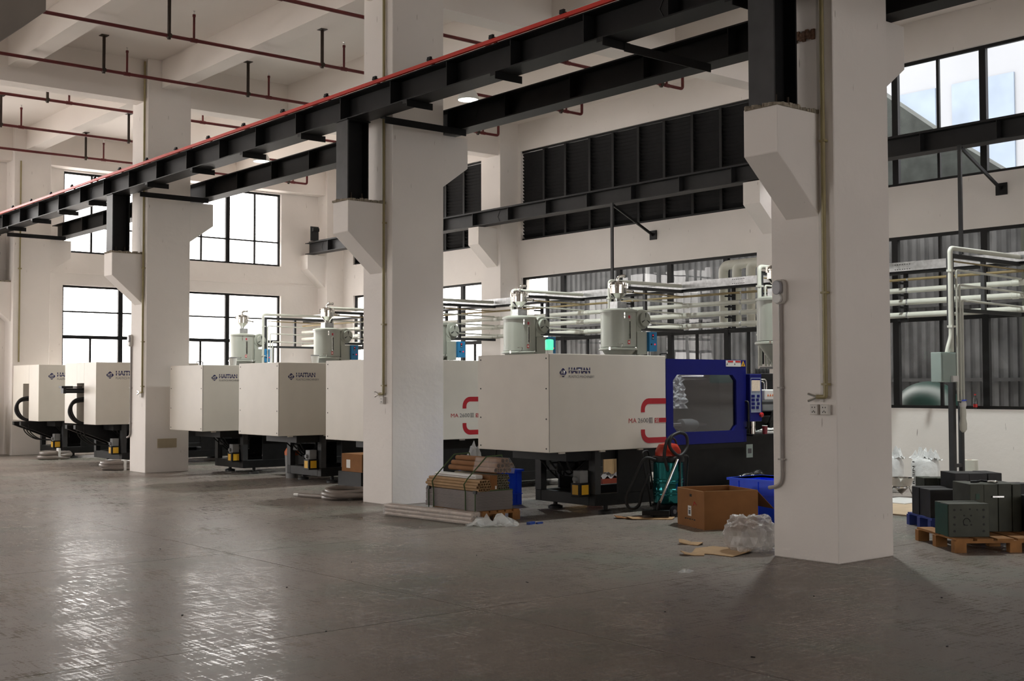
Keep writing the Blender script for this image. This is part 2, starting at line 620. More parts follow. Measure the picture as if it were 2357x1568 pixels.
for y in COLY:
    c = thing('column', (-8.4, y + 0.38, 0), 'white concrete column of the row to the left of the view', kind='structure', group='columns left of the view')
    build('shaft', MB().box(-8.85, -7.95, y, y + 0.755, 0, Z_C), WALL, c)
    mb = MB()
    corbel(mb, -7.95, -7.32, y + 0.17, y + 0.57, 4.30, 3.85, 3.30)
    build('corbel', mb, mat('dark_grey_brown_concrete', (0.27, 0.235, 0.205), 0.9, 0, 0.12, 2), c)  # corbel in a darker grey-brown than its white shaft
PIL = ['white pilaster with a corbel behind the nearest column', 'white pilaster with a corbel left of the large louver', 'white corner pilaster with a corbel beside the end windows']
for y, lb in zip(COLY[1:], PIL):
    c = thing('pilaster', (9.25, y + 0.45, 0), lb, kind='structure')
    y1 = y + 0.755 if y < 24 else Y_B
    build('shaft', MB().box(8.98, X_R, y + 0.08, y1, 0, Z_C), WALL, c)
    mb = MB()
    corbel(mb, 8.98, 8.40, y + 0.20, min(y + 0.60, y1), 5.53, 5.11, 4.59)
    build('corbel', mb, WALL, c)
# thin ledges on the end wall and eaves beam on the long wall
tag(build('trim_1', MB().box(-8.0, 8.98, Y_B - 0.035, Y_B, 4.62, 4.66), WALL), 'narrow plaster ledge above the lower end windows', kind='structure')
tag(build('trim_2', MB().box(0.9, 8.98, Y_B - 0.03, Y_B, 7.36, 7.40), WALL), 'narrow plaster ledge above the upper end windows', kind='structure')

# ------------------------------------------------------------------ windows
def window(name, axis, at, u0, u1, z0, z1, thick_u, thin_u, tz, thin_zs, label, glass=None, split_lo=None):
    """frame, mullions and panes; thick_u full height, thin_u only below tz when split_lo, else full height"""
    glass = glass or GLASS
    d = 0.06
    def bx(mb, a, b, c, e, dd=d):
        if axis == 'y':
            return mb.box(a, b, at - dd / 2, at + dd / 2, c, e)
        return mb.box(at - dd / 2, at + dd / 2, a, b, c, e)
    cu = (u0 + u1) / 2
    loc = (cu, at, z0) if axis == 'y' else (at, cu, z0)
    w = thing(name, loc, label, kind='structure')
    t = 0.055
    mb = MB()
    for a, b, c, e in ((u0, u1, z0, z0 + t), (u0, u1, z1 - t, z1), (u0, u0 + t, z0 + t, z1 - t), (u1 - t, u1, z0 + t, z1 - t)):
        bx(mb, a, b, c, e)
    build('window_frame', mb, FRAME, w)
    ubig = sorted(thick_u)
    zsplits = [z0 + t] + ([tz] if tz else []) + [z1 - t]
    ue = [u0 + t] + ubig + [u1 - t]
    for u in ubig:
        build('mullion', bx(MB(), u - 0.06, u + 0.06, z0 + t, z1 - t, 0.08), FRAME, w)
    if tz:
        for i in range(len(ue) - 1):
            build('transom', bx(MB(), ue[i] + (0.06 if i else 0), ue[i + 1] - (0.06 if i < len(ue) - 2 else 0), tz - 0.045, tz + 0.045, 0.07), FRAME, w)
    for i in range(len(ue) - 1):
        a = ue[i] + (0.06 if i else 0)
        b = ue[i + 1] - (0.06 if i < len(ue) - 2 else 0)
        for j in range(len(zsplits) - 1):
            zl, zh = zsplits[j] + (0.045 if j else 0), zsplits[j + 1] - (0.045 if j < len(zsplits) - 2 else 0)
            th = [u for u in thin_u if a + 0.1 < u < b - 0.1 and (split_lo is None or j == 0)]
            hz = [z for z in thin_zs if zl + 0.1 < z < zh - 0.1]
            for u in th:
                build('glazing_bar', bx(MB(), u - 0.025, u + 0.025, zl, zh, 0.05), FRAME, w)
            us_ = [a] + th + [b]
            for k in range(len(us_) - 1):
                ua, ub = us_[k] + (0.025 if k else 0), us_[k + 1] - (0.025 if k < len(us_) - 2 else 0)
                for z in hz:
                    build('glazing_bar', bx(MB(), ua, ub, z - 0.02, z + 0.02, 0.05), FRAME, w)
                zz = [zl] + hz + [zh]
                for q in range(len(zz) - 1):
                    p0, p1 = zz[q] + (0.02 if q else 0), zz[q + 1] - (0.02 if q < len(zz) - 2 else 0)
                    mb = MB()
                    if axis == 'y':
                        mb.add([(ua, at, p0), (ub, at, p0), (ub, at, p1), (ua, at, p1)], [(0, 1, 2, 3)])
                    else:
                        mb.add([(at, ua, p0), (at, ub, p0), (at, ub, p1), (at, ua, p1)], [(0, 1, 2, 3)])
                    build('pane', mb, glass, w)
    return w

n = 1
for bx_, lo, hi in ((0.0, 'wide lower window in the end wall behind the machines', 'wide upper window in the end wall above the machines'),
                    (-9.0, 'lower end-wall window in the bay left of the view', 'upper end-wall window in the bay left of the view'),
                    (-18.0, 'lower end-wall window at the far left of the hall', 'upper end-wall window at the far left of the hall')):
    window('window_%d' % n, 'y', Y_B + 0.12, bx_ + 1.43, bx_ + 7.75, 1.0, 4.32, [bx_ + 3.0, bx_ + 4.55, bx_ + 6.1],
           [bx_ + 2.2, bx_ + 3.75, bx_ + 5.3, bx_ + 6.95], 2.98, [3.64], lo, split_lo=True)
    window('window_%d' % (n + 1), 'y', Y_B + 0.12, bx_ + 1.43, bx_ + 7.75, 5.17, 7.28, [bx_ + 3.0, bx_ + 4.55, bx_ + 6.1],
           [bx_ + 2.2, bx_ + 3.75, bx_ + 5.3, bx_ + 6.95], None, [5.87], hi)
    n += 2
    for z0, z1 in ((1.0, 4.32), (5.17, 7.28)):
        ld = bpy.data.lights.new('window_portal', 'AREA')
        ld.shape = 'RECTANGLE'
        ld.size, ld.size_y = 6.32, z1 - z0
        ld.cycles.is_portal = True
        lo_ = bpy.data.objects.new('window_portal', ld)
        lo_.location = (bx_ + 4.59, Y_B + 0.30, (z0 + z1) / 2)
        lo_.rotation_euler = (R(-90), 0, 0)
        link(lo_)
for k, bx_ in enumerate(FRONT_BAYS):
    for z0, z1, w_ in ((5.17, 7.28, 'upper'), (1.0, 4.32, 'lower'))[:1 if bx_ < -12 else 2]:
        window('window_%d' % (13 + 2 * k + (w_ == 'lower')), 'y', Y_F - 0.15, bx_ + 1.43, bx_ + 7.75, z0, z1, [bx_ + 3.0, bx_ + 4.55, bx_ + 6.1], [], None, [],
               w_ + ' added window ' + ('nearest the right', 'in the middle', 'farthest left')[k] + ' in the wall behind the viewer')
        ld = bpy.data.lights.new('window_portal', 'AREA')
        ld.shape = 'RECTANGLE'
        ld.size, ld.size_y = 6.32, z1 - z0
        ld.cycles.is_portal = True
        lo_ = bpy.data.objects.new('window_portal', ld)
        lo_.location = (bx_ + 4.59, Y_F - 0.30, (z0 + z1) / 2)
        lo_.rotation_euler = (R(90), 0, 0)
        link(lo_)
for k, by in enumerate(LEFT_BAYS):
    for z0, z1, w_ in ((1.0, 4.32, 'lower'), (5.17, 7.28, 'upper')):
        window('window_%d' % (18 + 2 * k + (w_ == 'upper')), 'x', X_L - 0.15, by + 0.9, by + 6.9, z0, z1, [by + 2.4, by + 3.9, by + 5.4], [], None, [],
               w_ + ' added window in the far left wall, ' + ('farther from', 'next to')[k] + ' the end wall')
        ld = bpy.data.lights.new('window_portal', 'AREA')
        ld.shape = 'RECTANGLE'
        ld.size, ld.size_y = z1 - z0, 6.0
        ld.cycles.is_portal = True
        lo_ = bpy.data.objects.new('window_portal', ld)
        lo_.location = (X_L - 0.30, by + 3.9, (z0 + z1) / 2)
        lo_.rotation_euler = (0, R(-90), 0)
        link(lo_)
GLASSD = glass_mat('dusty_window_glass', (0.80, 0.83, 0.82), 0.05, 0.01)
GLASSF = glass_mat('dimming_window_glass', (0.60, 0.62, 0.64), 0.16, 0.02)  # grey tint put in to dim the over-bright outside
window('window_7', 'x', X_R + 0.10, 0.95, 7.2, 1.27, 4.34, [2.13, 3.86, 5.58], [1.5, 3.0, 4.70, 6.4], 2.85, [], 'lower window of the long wall right of the nearest column', GLASSD)
window('window_8', 'x', X_R + 0.10, 0.95, 7.2, 5.25, 7.46, [2.13, 3.84, 5.54], [1.5, 3.0, 4.69, 6.4], None, [5.9], 'upper clear window of the long wall right of the nearest column', GLASSF)
window('window_9', 'x', X_R + 0.10, 8.6, 15.98, 1.27, 4.34, [9.53, 11.1, 12.65, 14.53], [8.98, 10.35, 11.85, 13.7, 15.3], 2.80, [], 'lower window of the long wall behind the dryers', GLASSD, split_lo=True)
window('window_10', 'x', X_R + 0.10, 17.55, 23.65, 1.27, 4.34, [18.45, 20.1, 21.7], [17.95, 19.3, 20.9, 22.6], 2.80, [], 'lower window of the long wall near the far corner', GLASSD, split_lo=True)

def louver(name, y0, y1, z0, z1, ms, label):
    w = thing(name, (X_R + 0.1, (y0 + y1) / 2, z0), label, kind='structure')
    at = X_R + 0.10
    mb = MB()
    t = 0.05
    mb.box(at - 0.05, at + 0.05, y0, y1, z0, z0 + t).box(at - 0.05, at + 0.05, y0, y1, z1 - t, z1)
    mb.box(at - 0.05, at + 0.05, y0, y0 + t, z0 + t, z1 - t).box(at - 0.05, at + 0.05, y1 - t, y1, z0 + t, z1 - t)
    build('window_frame', mb, FRAME, w)
    e = [y0 + t] + ms + [y1 - t]
    for m_ in ms:
        build('mullion', MB().box(at - 0.06, at + 0.06, m_ - 0.035, m_ + 0.035, z0 + t, z1 - t), FRAME, w)
    for i in range(len(e) - 1):
        a, b = e[i] + (0.035 if i else 0), e[i + 1] - (0.035 if i < len(e) - 2 else 0)
        mb = MB()
        zz = z0 + t
        while zz < z1 - t - 0.02:
            # blade sloping down towards the outside, overlapping its neighbour
            mb.prism([(-0.035, 0.092), (-0.03, 0.097), (0.04, 0.012), (0.035, 0.005)], (at, a, zz), (1, 0, 0), (0, 0, 1), (0, b - a, 0))
            zz += 0.083
        p = build('louver_slats', mb, LOUV, w)
        p['kind'] = 'stuff'
    return w
louver('window_11', 8.6, 16.05, 5.25, 7.46, [9.62, 10.4, 11.21, 11.99, 12.79, 13.56, 14.4, 15.17], 'large charcoal louver panel high in the long wall')
louver('window_12', 17.55, 23.65, 5.25, 7.46, [18.35, 19.15, 19.95, 20.75, 21.55, 22.35, 23.1], 'charcoal louver panel near the far corner')

# ================================================================== OUTSIDE
CORR = mat('weathered_corrugated_sheet', (0.085, 0.087, 0.09), 0.7, 0, 0.35, 1.6, spec=0.1)
CORRG = mat('greenish_translucent_sheet', (0.045, 0.05, 0.036), 0.5, 0, 0.2, 1.0)
PAVE = mat('outside_concrete', (0.78, 0.75, 0.72), 0.9, 0, 0.1, 1)
tag(build('ground_outside', MB().box(-60, 70, -60, 90, -0.6, -0.32), PAVE), 'pale concrete yard outside the windows', kind='structure')

def corrugated(x, y0, y1, z0, z1, pitch=0.2, amp=0.035):
    mb = MB()
    prof = []
    y = y0
    while y < y1:
        prof += [(x, y), (x, y + pitch * 0.45), (x + amp, y + pitch * 0.55), (x + amp, y + pitch * 0.9)]
        y += pitch
    vs_ = [(p[0], p[1], z) for z in (z0, z1) for p in prof] + [(p[0] + 0.05, p[1], z) for z in (z0, z1) for p in prof]
    n_ = len(prof)
    fs = []
    for i in range(n_ - 1):
        fs += [(i, i + 1, n_ + i + 1, n_ + i), (2 * n_ + i, 3 * n_ + i, 3 * n_ + i + 1, 2 * n_ + i + 1), (n_ + i, n_ + i + 1, 3 * n_ + i + 1, 3 * n_ + i)]
    return mb.add(vs_, fs)

nb = thing('neighbour_shed', (14.0, 6.0, -0.3), 'grey corrugated metal shed standing outside the long-wall windows', 'building')
build('corrugated_wall', corrugated(13.2, -6.0, 19.0, -0.3, 5.6), CORR, nb)
build('corrugated_wall', corrugated(12.4, -2.0, 4.55, -0.3, 4.9, 0.32), CORRG, nb)
mb = MB()
for z in (1.75, 3.3):
    mb.box(13.12, 13.19, 4.6, 19.0, z, z + 0.07)
build('wall_rail', mb, STEELG, nb)
for (a, b, c, d) in ((16.2, 17.3, 3.4, 4.2), (13.4, 14.6, 3.4, 4.2)):
    f = build('shed_window', MB().box(13.10, 13.20, a, b, c, d), GREYM, nb)
    k = 5
    for i in range(1, k):
        build('window_bar', MB().box(13.08, 13.10, a + (b - a) * i / k - 0.015, a + (b - a) * i / k + 0.015, c, d), GREYM, f)
build('downpipe', MB().tube([(13.1, 15.1, -0.3), (13.1, 15.1, 5.4)], 0.06), GREYM, nb)
# dark lean-to roof seen through the upper windows
roof_m = mat('mossy_dark_roofing', (0.028, 0.034, 0.030), 0.9, 0, 0.4, 3)
mb = MB()
mb.prism([(9.2, 8.85), (7.74, 7.70), (6.76, 6.93), (5.31, 5.90), (4.9, 5.62), (9.2, 5.62)], (13.0, 0, 0), (0, 1, 0), (0, 0, 1), (0.4, 0, 0))
build('sloping_roof', mb, roof_m, nb)
tb = thing('tall_building', (34, 8, -0.3), 'pale blue glazed building far outside the upper windows', 'building')
PALE = mat('pale_blue_panel', (0.19, 0.205, 0.22), 0.5, 0, 0.06, 0.3)
PALE2 = mat('blue_glazing', (0.135, 0.175, 0.225), 0.3, 0, 0.15, 0.8)
build('facade', MB().box(33, 36, -12, 30, -0.3, 20.0), PALE, tb)
for i in range(12):
    y0 = -10 + i * 3.2
    for (z0, z1) in ((9.2, 13.2), (15.0, 18.0)):
        build('window', MB().box(32.94, 33.0, y0, y0 + 2.5, z0, z1), PALE2, tb)

# green storage tank with a red band, just outside the right-hand window
TANKG = mat('dark_green_tank_paint', (0.006, 0.026, 0.020), 0.4, 0, 0.1)
tk = thing('storage_tank', (11.1, 5.85, -0.3), 'round green tank with a red and white band outside the window', 'tank')
prof = [(0.62, 0), (0.62, 1.55)] + [(0.62 * math.cos(a), 1.55 + 0.5 * math.sin(a)) for a in [R(d) for d in range(10, 90, 10)]] + [(0.02, 2.05)]
build('tank_body', MB().lathe((11.1, 5.85, -0.3), prof, 32), TANKG, tk, smooth=40)
build('band', MB().lathe((11.1, 5.85, 1.10), [(0.632, 0), (0.632, 0.13)], 32), REDP, tk, smooth=40)
build('stripe', MB().lathe((11.1, 5.85, 1.23), [(0.631, 0), (0.631, 0.04)], 32), WHITEP, tk, smooth=40)

# ================================================================== CRANE RUNWAYS
def runway(name, xc, zb, zt, y0, y1, stiff0, pitch, half, label, rail_off=0.0, mat_=STEEL):
    t = thing(name, (xc, (y0 + y1) / 2, zb), label, 'crane beam')
    f = 0.016
    build('bottom_flange', MB().box(xc - half, xc + half, y0, y1, zb, zb + f), mat_, t)
    build('top_flange', MB().box(xc - half, xc + half, y0, y1, zt - f, zt), mat_, t)
    build('web', MB().box(xc - 0.006, xc + 0.006, y0, y1, zb + f, zt - f), mat_, t)
    build('crane_rail', MB().box(xc - 0.025, xc + 0.025, y0, y1, zt, zt + 0.05), mat_, t)
    y = stiff0
    first = None
    while y > y0:
        y -= pitch
    y += pitch
    while y < y1:
        mb = MB().box(xc - half + 0.01, xc - 0.006, y - 0.006, y + 0.006, zb + f, zt - f)
        mb.box(xc + 0.006, xc + half - 0.01, y - 0.006, y + 0.006, zb + f, zt - f)
        build('stiffener', mb, mat_, t)
        y += pitch
    # bolted splices near every column
    for cy in COLY:
        ys_ = cy + 1.75 if 'near' in label else cy - 0.45
        if y0 < ys_ < y1:
            mb = MB()
            mb.prism([(0.0, zb + 0.02), (0.09, (zb + zt) / 2), (0.0, zt - 0.02), (-0.012, zt - 0.02), (0.078, (zb + zt) / 2), (-0.012, zb + 0.02)], (xc - 0.007, ys_, 0), (0, 1, 0), (0, 0, 1), (-0.006, 0, 0))
            build('splice_seam', mb, RUBBER, t)
    return t
BA_Y0 = -9.0
runway('crane_runway_beam', -0.43, 5.446, 5.79, BA_Y0, 24.4, 5.37, 1.265, 0.17, 'near black steel crane beam with a red conductor bar along it')
runway('crane_runway_beam', 1.22, 5.45, 5.80, BA_Y0, 24.5, 4.9, 1.35, 0.15, 'black steel crane beam on the back brackets of the columns')
runway('crane_runway_beam', 8.55, 5.55, 5.88, BA_Y0, 24.45, 9.7, 1.35, 0.15, 'grey steel crane beam in front of the louvered long wall', mat_=mat('charcoal_steel', (0.020, 0.020, 0.021), 0.5, 0, 0.15, 5, spec=0.25))
# red conductor bar and its clips
cd = thing('conductor_bar', (-0.66, 7.0, 5.78), 'bright red conductor bar along the near crane beam', 'power rail')
build('bar', MB().box(-0.685, -0.645, BA_Y0, 24.4, 5.775, 5.820), RED, cd)
y = -8.3
while y < 24.2:
    mb = MB().box(-0.70, -0.63, y - 0.03, y + 0.03, 5.82, 5.845).box(-0.68, -0.65, y - 0.02, y + 0.05, 5.845, 5.875)
    mb.box(-0.645, -0.60, y - 0.02, y + 0.02, 5.78, 5.80)
    build('clip', mb, STEEL, cd)
    y += 1.265
# posts under the near beam
PL = ['black steel post on the bracket of the nearest column', 'black steel post on the bracket of the second column',
      'black steel post on the bracket of the third column', 'black steel post on the bracket by the end wall']
for y, lb in zip(COLY, PL):
    t = thing('runway_post', (-0.43, y + 0.37, 4.31), lb, 'steel post', 'posts under the near crane beam')
    yc = y + 0.37
    build('flange', MB().box(-0.61, -0.59, yc - 0.15, yc + 0.15, 4.315, 5.44), STEELG, t)
    build('flange', MB().box(-0.28, -0.26, yc - 0.15, yc + 0.15, 4.315, 5.44), STEEL, t)
    build('web', MB().box(-0.59, -0.28, yc - 0.01, yc + 0.01, 4.315, 5.44), STEEL, t)
    build('cap_plate', MB().box(-0.63, -0.24, yc - 0.17, yc + 0.17, 5.428, 5.444), STEEL, t)
    for q in (-0.09, 0.09):
        build('anchor_bolt', MB().lathe((-0.43 + q, yc - 0.10, 4.315), [(0.012, 0), (0.012, 0.10)], 8), RUST, t)
# clamps below the near beam, and struts to the beam behind
ORD = ['first', 'second', 'third', 'fourth', 'fifth', 'sixth', 'seventh', 'eighth', 'ninth', 'tenth', 'eleventh', 'twelfth', 'thirteenth', 'fourteenth']
for k, y in enumerate([-3.6, -1.75, 0.75, 2.55, 4.4, 6.25, 9.0, 10.85, 12.7, 14.6, 17.5, 19.2, 20.9, 22.6]):
    o = build('beam_clamp', MB().box(-0.62, -0.2, y - 0.05, y + 0.05, 5.40, 5.445).box(-0.62, -0.2, y - 0.05, y - 0.04, 5.355, 5.40), STEEL)
    tag(o, ORD[k] + ' short black angle under the near crane beam, counted from the viewer end', 'bracket', 'clamps under the near crane beam')
for k, (y, lb) in enumerate(((2.55, 'black tie strut between the two crane beams left of the nearest column'), (7.25, 'black tie strut between the crane beams at the second column'), (15.7, 'black tie strut between the crane beams at the third column'), (23.7, 'black tie strut between the crane beams near the end wall'))):
    t = thing('tie_strut', (0.4, y, 5.42), lb, 'tie strut')
    build('angle_leg', MB().box(-0.3, 1.12, y - 0.06, y + 0.06, 5.425, 5.437), STEEL, t)
    build('angle_leg', MB().box(-0.3, 1.12, y - 0.06, y - 0.048, 5.34, 5.425), STEEL, t)
# end stop on the far beam
es = thing('end_stop', (8.55, 24.2, 5.93), 'grey steel end stop standing on the far crane beam', 'end stop')
build('plate', MB().box(8.42, 8.68, 24.15, 24.19, 5.93, 6.35), STEELG, es)
build('buffer', MB().box(8.45, 8.65, 24.06, 24.15, 6.2, 6.3), RUBBER, es)
# hanger rods from the far crane beam to the pipe rack
for y, lb in ((3.55, 'thin steel hanger with a diagonal brace right of the nearest column'), (11.55, 'thin steel hanger with a diagonal brace in front of the large louver')):
    t = thing('rack_hanger', (8.35, y, 3.75), lb, 'hanger', 'hangers below the far crane beam')
    build('rod', MB().box(8.33, 8.37, y - 0.03, y + 0.03, 3.78, 5.55), STEELG, t)
    build('brace', MB().bar((8.37, y - 0.02, 5.5), (9.54, y - 0.05, 4.95), 0.035, 0.05), STEEL, t)
    build('foot_plate', MB().box(9.525, 9.548, y - 0.16, y + 0.04, 4.85, 5.05), STEEL, t)

# ================================================================== SPRINKLER PIPES
SP = [(9.25, 'second nearest of the visible red sprinkler pipes'), (12.15, 'red sprinkler pipe passing in front of the third column head'),
      (15.0, 'red sprinkler pipe just before the deep cross beam'), (18.0, 'red sprinkler pipe just behind the deep cross beam'),
      (21.0, 'red sprinkler pipe midway to the end wall'), (23.75, 'red sprinkler pipe closest to the end wall')]
SP[0] = (9.25, 'nearest red sprinkler pipe running across under the ceiling')
for y, lb in SP:
    t = thing('sprinkler_pipe', (0, y, 7.5), lb, 'sprinkler pipe', 'red sprinkler pipes under the ceiling')
    pts = elbow_path([(-14.0, y, 7.5), (8.05, y, 7.5), (8.05, y, 8.14)], 0.06)
    build('pipe', MB().tube(pts, 0.03, 10), PIPERED, t, smooth=40)
    x = -13.0
    hx = [-10.1, -7.1, -4.15, -1.28, 1.64, 4.55, 7.45]
    for x in hx:
        top = Z_C if not (15.8 < y < 16.8) else 7.32
        if any(abs(x - b) < 0.2 for b in xb):
            top = 7.6
        mb = MB().box(x - 0.022, x + 0.022, y - 0.022, y + 0.022, 7.44, top).box(x - 0.07, x + 0.07, y - 0.07, y + 0.07, top - 0.012, top)
        mb.tube([(x, y - 0.042, 7.5), (x, y + 0.042, 7.5)], 0.042, 8)
        build('hanger', mb, RUST, t)
    for x in [-9.6, -6.65, -3.7, -0.84, 2.1, 5.0, 7.6]:
        mb = MB().tube([(x, y, 7.5), (x, y, 7.92)], 0.021, 8).tube([(x - 0.06, y, 7.5), (x + 0.06, y, 7.5)], 0.038, 8).tube([(x, y, 7.9), (x, y, 7.94)], 0.028, 8)
        r_ = build('riser', mb, PIPERED, t, smooth=40)
        build('sprinkler_head', MB().lathe((x, y, 7.94), [(0.012, 0), (0.014, 0.03), (0.004, 0.05), (0.022, 0.055), (0.022, 0.06)], 8), CHROME, r_)

# ================================================================== HIGH BAY LAMPS
SHADE = mat('white_lamp_shade', (0.62, 0.62, 0.60), 0.4, 0, 0.02)
LAMPG = mat('lamp_diffuser', (0.9, 0.9, 0.88), 0.4, 0, 0.0, 6, emit=((0.93, 1.0, 0.90), 14.0))
for y, lb in ((3.6, 'high bay lamp above the floor beside the nearest machine'), (11.6, 'lit bell-shaped high bay lamp seen between the crane beams'), (19.9, 'lit bell-shaped high bay lamp farthest down the bay')):
    x, z = 4.55, 7.19
    t = thing('high_bay_lamp', (x, y, z), lb, 'lamp', 'high bay lamps over the machines')
    build('shade', MB().lathe((x, y, z), [(0.205, 0.0), (0.205, 0.02), (0.185, 0.10), (0.14, 0.18), (0.05, 0.22), (0.045, 0.20), (0.13, 0.165), (0.175, 0.09), (0.195, 0.02), (0.195, 0.0)], 28, cap=False), SHADE, t, smooth=50)
    build('diffuser', MB().lathe((x, y, z + 0.02), [(0.0, 0.0), (0.19, 0.0), (0.19, 0.012), (0.0, 0.012)], 28, cap=False), LAMPG, t)
    build('driver_box', MB().lathe((x, y, z + 0.22), [(0.06, 0), (0.06, 0.12), (0.02, 0.16)], 16), SHADE, t, smooth=40)
    build('suspension', MB().tube([(x, y, z + 0.37), (x, y, Z_C)], 0.008, 6), GREYM, t)
    ld = bpy.data.lights.new('high_bay_light', 'SPOT')
    ld.energy = LAMP_POWER
    ld.color = LAMP_COLOR
    ld.spot_size = R(108)
    ld.spot_blend = 0.45
    ld.shadow_soft_size = 0.16
    lo_ = bpy.data.objects.new('high_bay_light', ld)
    lo_.location = (0, 0, -0.03)
    link(lo_, t)

# ================================================================== MOULDING MACHINES
DARKGLASS = glass_mat('smoked_door_pane', (0.72, 0.73, 0.75), 0.5, 0.03)
SCREEN = mat('lit_control_screen', (0.35, 0.30, 0.25), 0.3, 0, 0.2, 40, emit=((0.9, 0.75, 0.55), 0.35))
KEYS = mat('pale_blue_keypad', (0.28, 0.33, 0.42), 0.5, 0, 0.1)
BEIGE = mat('beige_cover', (0.55, 0.53, 0.48), 0.5)

def wheel_foot(mb, x, y):
    mb.lathe((x, y, 0.0), [(0.10, 0), (0.10, 0.035), (0.06, 0.05), (0.03, 0.055), (0.03, 0.13)], 16)

def red_c(parent, x0, y, z0, z1, x1):
    """the two rounded red bars printed at the end of the cover"""
    for zo, s in ((z1, -1), (z0, 1)):
        poly = []
        r1, r2 = 0.15, 0.075
        w = 0.075
        zi = zo + s * 0.185
        pts_o = [(x1, zo), (x0 + r1, zo)]
        for k in range(7):
            a = k / 6 * math.pi / 2
            pts_o.append((x0 + r1 - r1 * math.sin(a), zo + s * (r1 - r1 * math.cos(a))))
        pts_o.append((x0, zi))
        pts_i = [(x0 + w, zi), (x0 + w, zo + s * (w + r2))]
        for k in range(7):
            a = k / 6 * math.pi / 2
            pts_i.append((x0 + w + r2 - r2 * math.cos(a), zo + s * (w + r2 - r2 * math.sin(a))))
        pts_i.append((x1, zo + s * w))
        mb = MB().prism(pts_o + pts_i, (0, y, 0), (1, 0, 0), (0, 0, 1), (0, -0.002, 0))
        build('red_bar', mb, PRINTR, parent)

def logo(cover, x, y, k=1.0, z=1.846):
    fy = y - 0.002
    d = [(0, 0.064), (0.066, 0), (0, -0.064), (-0.066, 0)]
    dd = []
    for i in range(4):
        a, b = Vector(d[i]), Vector(d[(i + 1) % 4])
        dd += [a.lerp(b, 0.12), a.lerp(b, 0.88)]
    build('logo_diamond', MB().prism([(u * k, v * k) for u, v in dd], (x + 0.24 * k, y, z), (1, 0, 0), (0, 0, 1), (0, -0.002, 0)), LOGOB, cover)
    text('logo_lettering', 'HT', CREAM, cover, (x + 0.203 * k, fy - 0.002, z - 0.018 * k), (1, 0, 0), (0, 0, 1), 0.074 * k, 0.046 * k, 0.03)
    zz = [(-0.042 + 0.084 * i / 12, -0.031 + (0.006 if i % 2 else -0.004)) for i in range(13)]
    build('logo_wave', MB().prism([(u * k, w * k) for u, w in zz] + [(u * k, (w - 0.008) * k) for u, w in reversed(zz)], (x + 0.24 * k, y - 0.002, z), (1, 0, 0), (0, 0, 1), (0, -0.002, 0)), CREAM, cover)
    text('brand_lettering', 'HAITIAN', LOGOB, cover, (x + 0.335 * k, fy, z - 0.008 * k), (1, 0, 0), (0, 0, 1), 0.37 * k, 0.076 * k, 0.035)
    build('lettering_slash', MB().prism([(0.33, 0.028), (0.71, 0.024), (0.71, 0.032), (0.33, 0.038)], (x, y - 0.003, z), (k, 0, 0), (0, 0, k), (0, -0.001, 0)), CREAM, cover)
    text('brand_lettering', 'PLASTICS MACHINERY', PRINTG, cover, (x + 0.335 * k, fy, z - 0.066 * k), (1, 0, 0), (0, 0, 1), 0.445 * k, 0.034 * k)

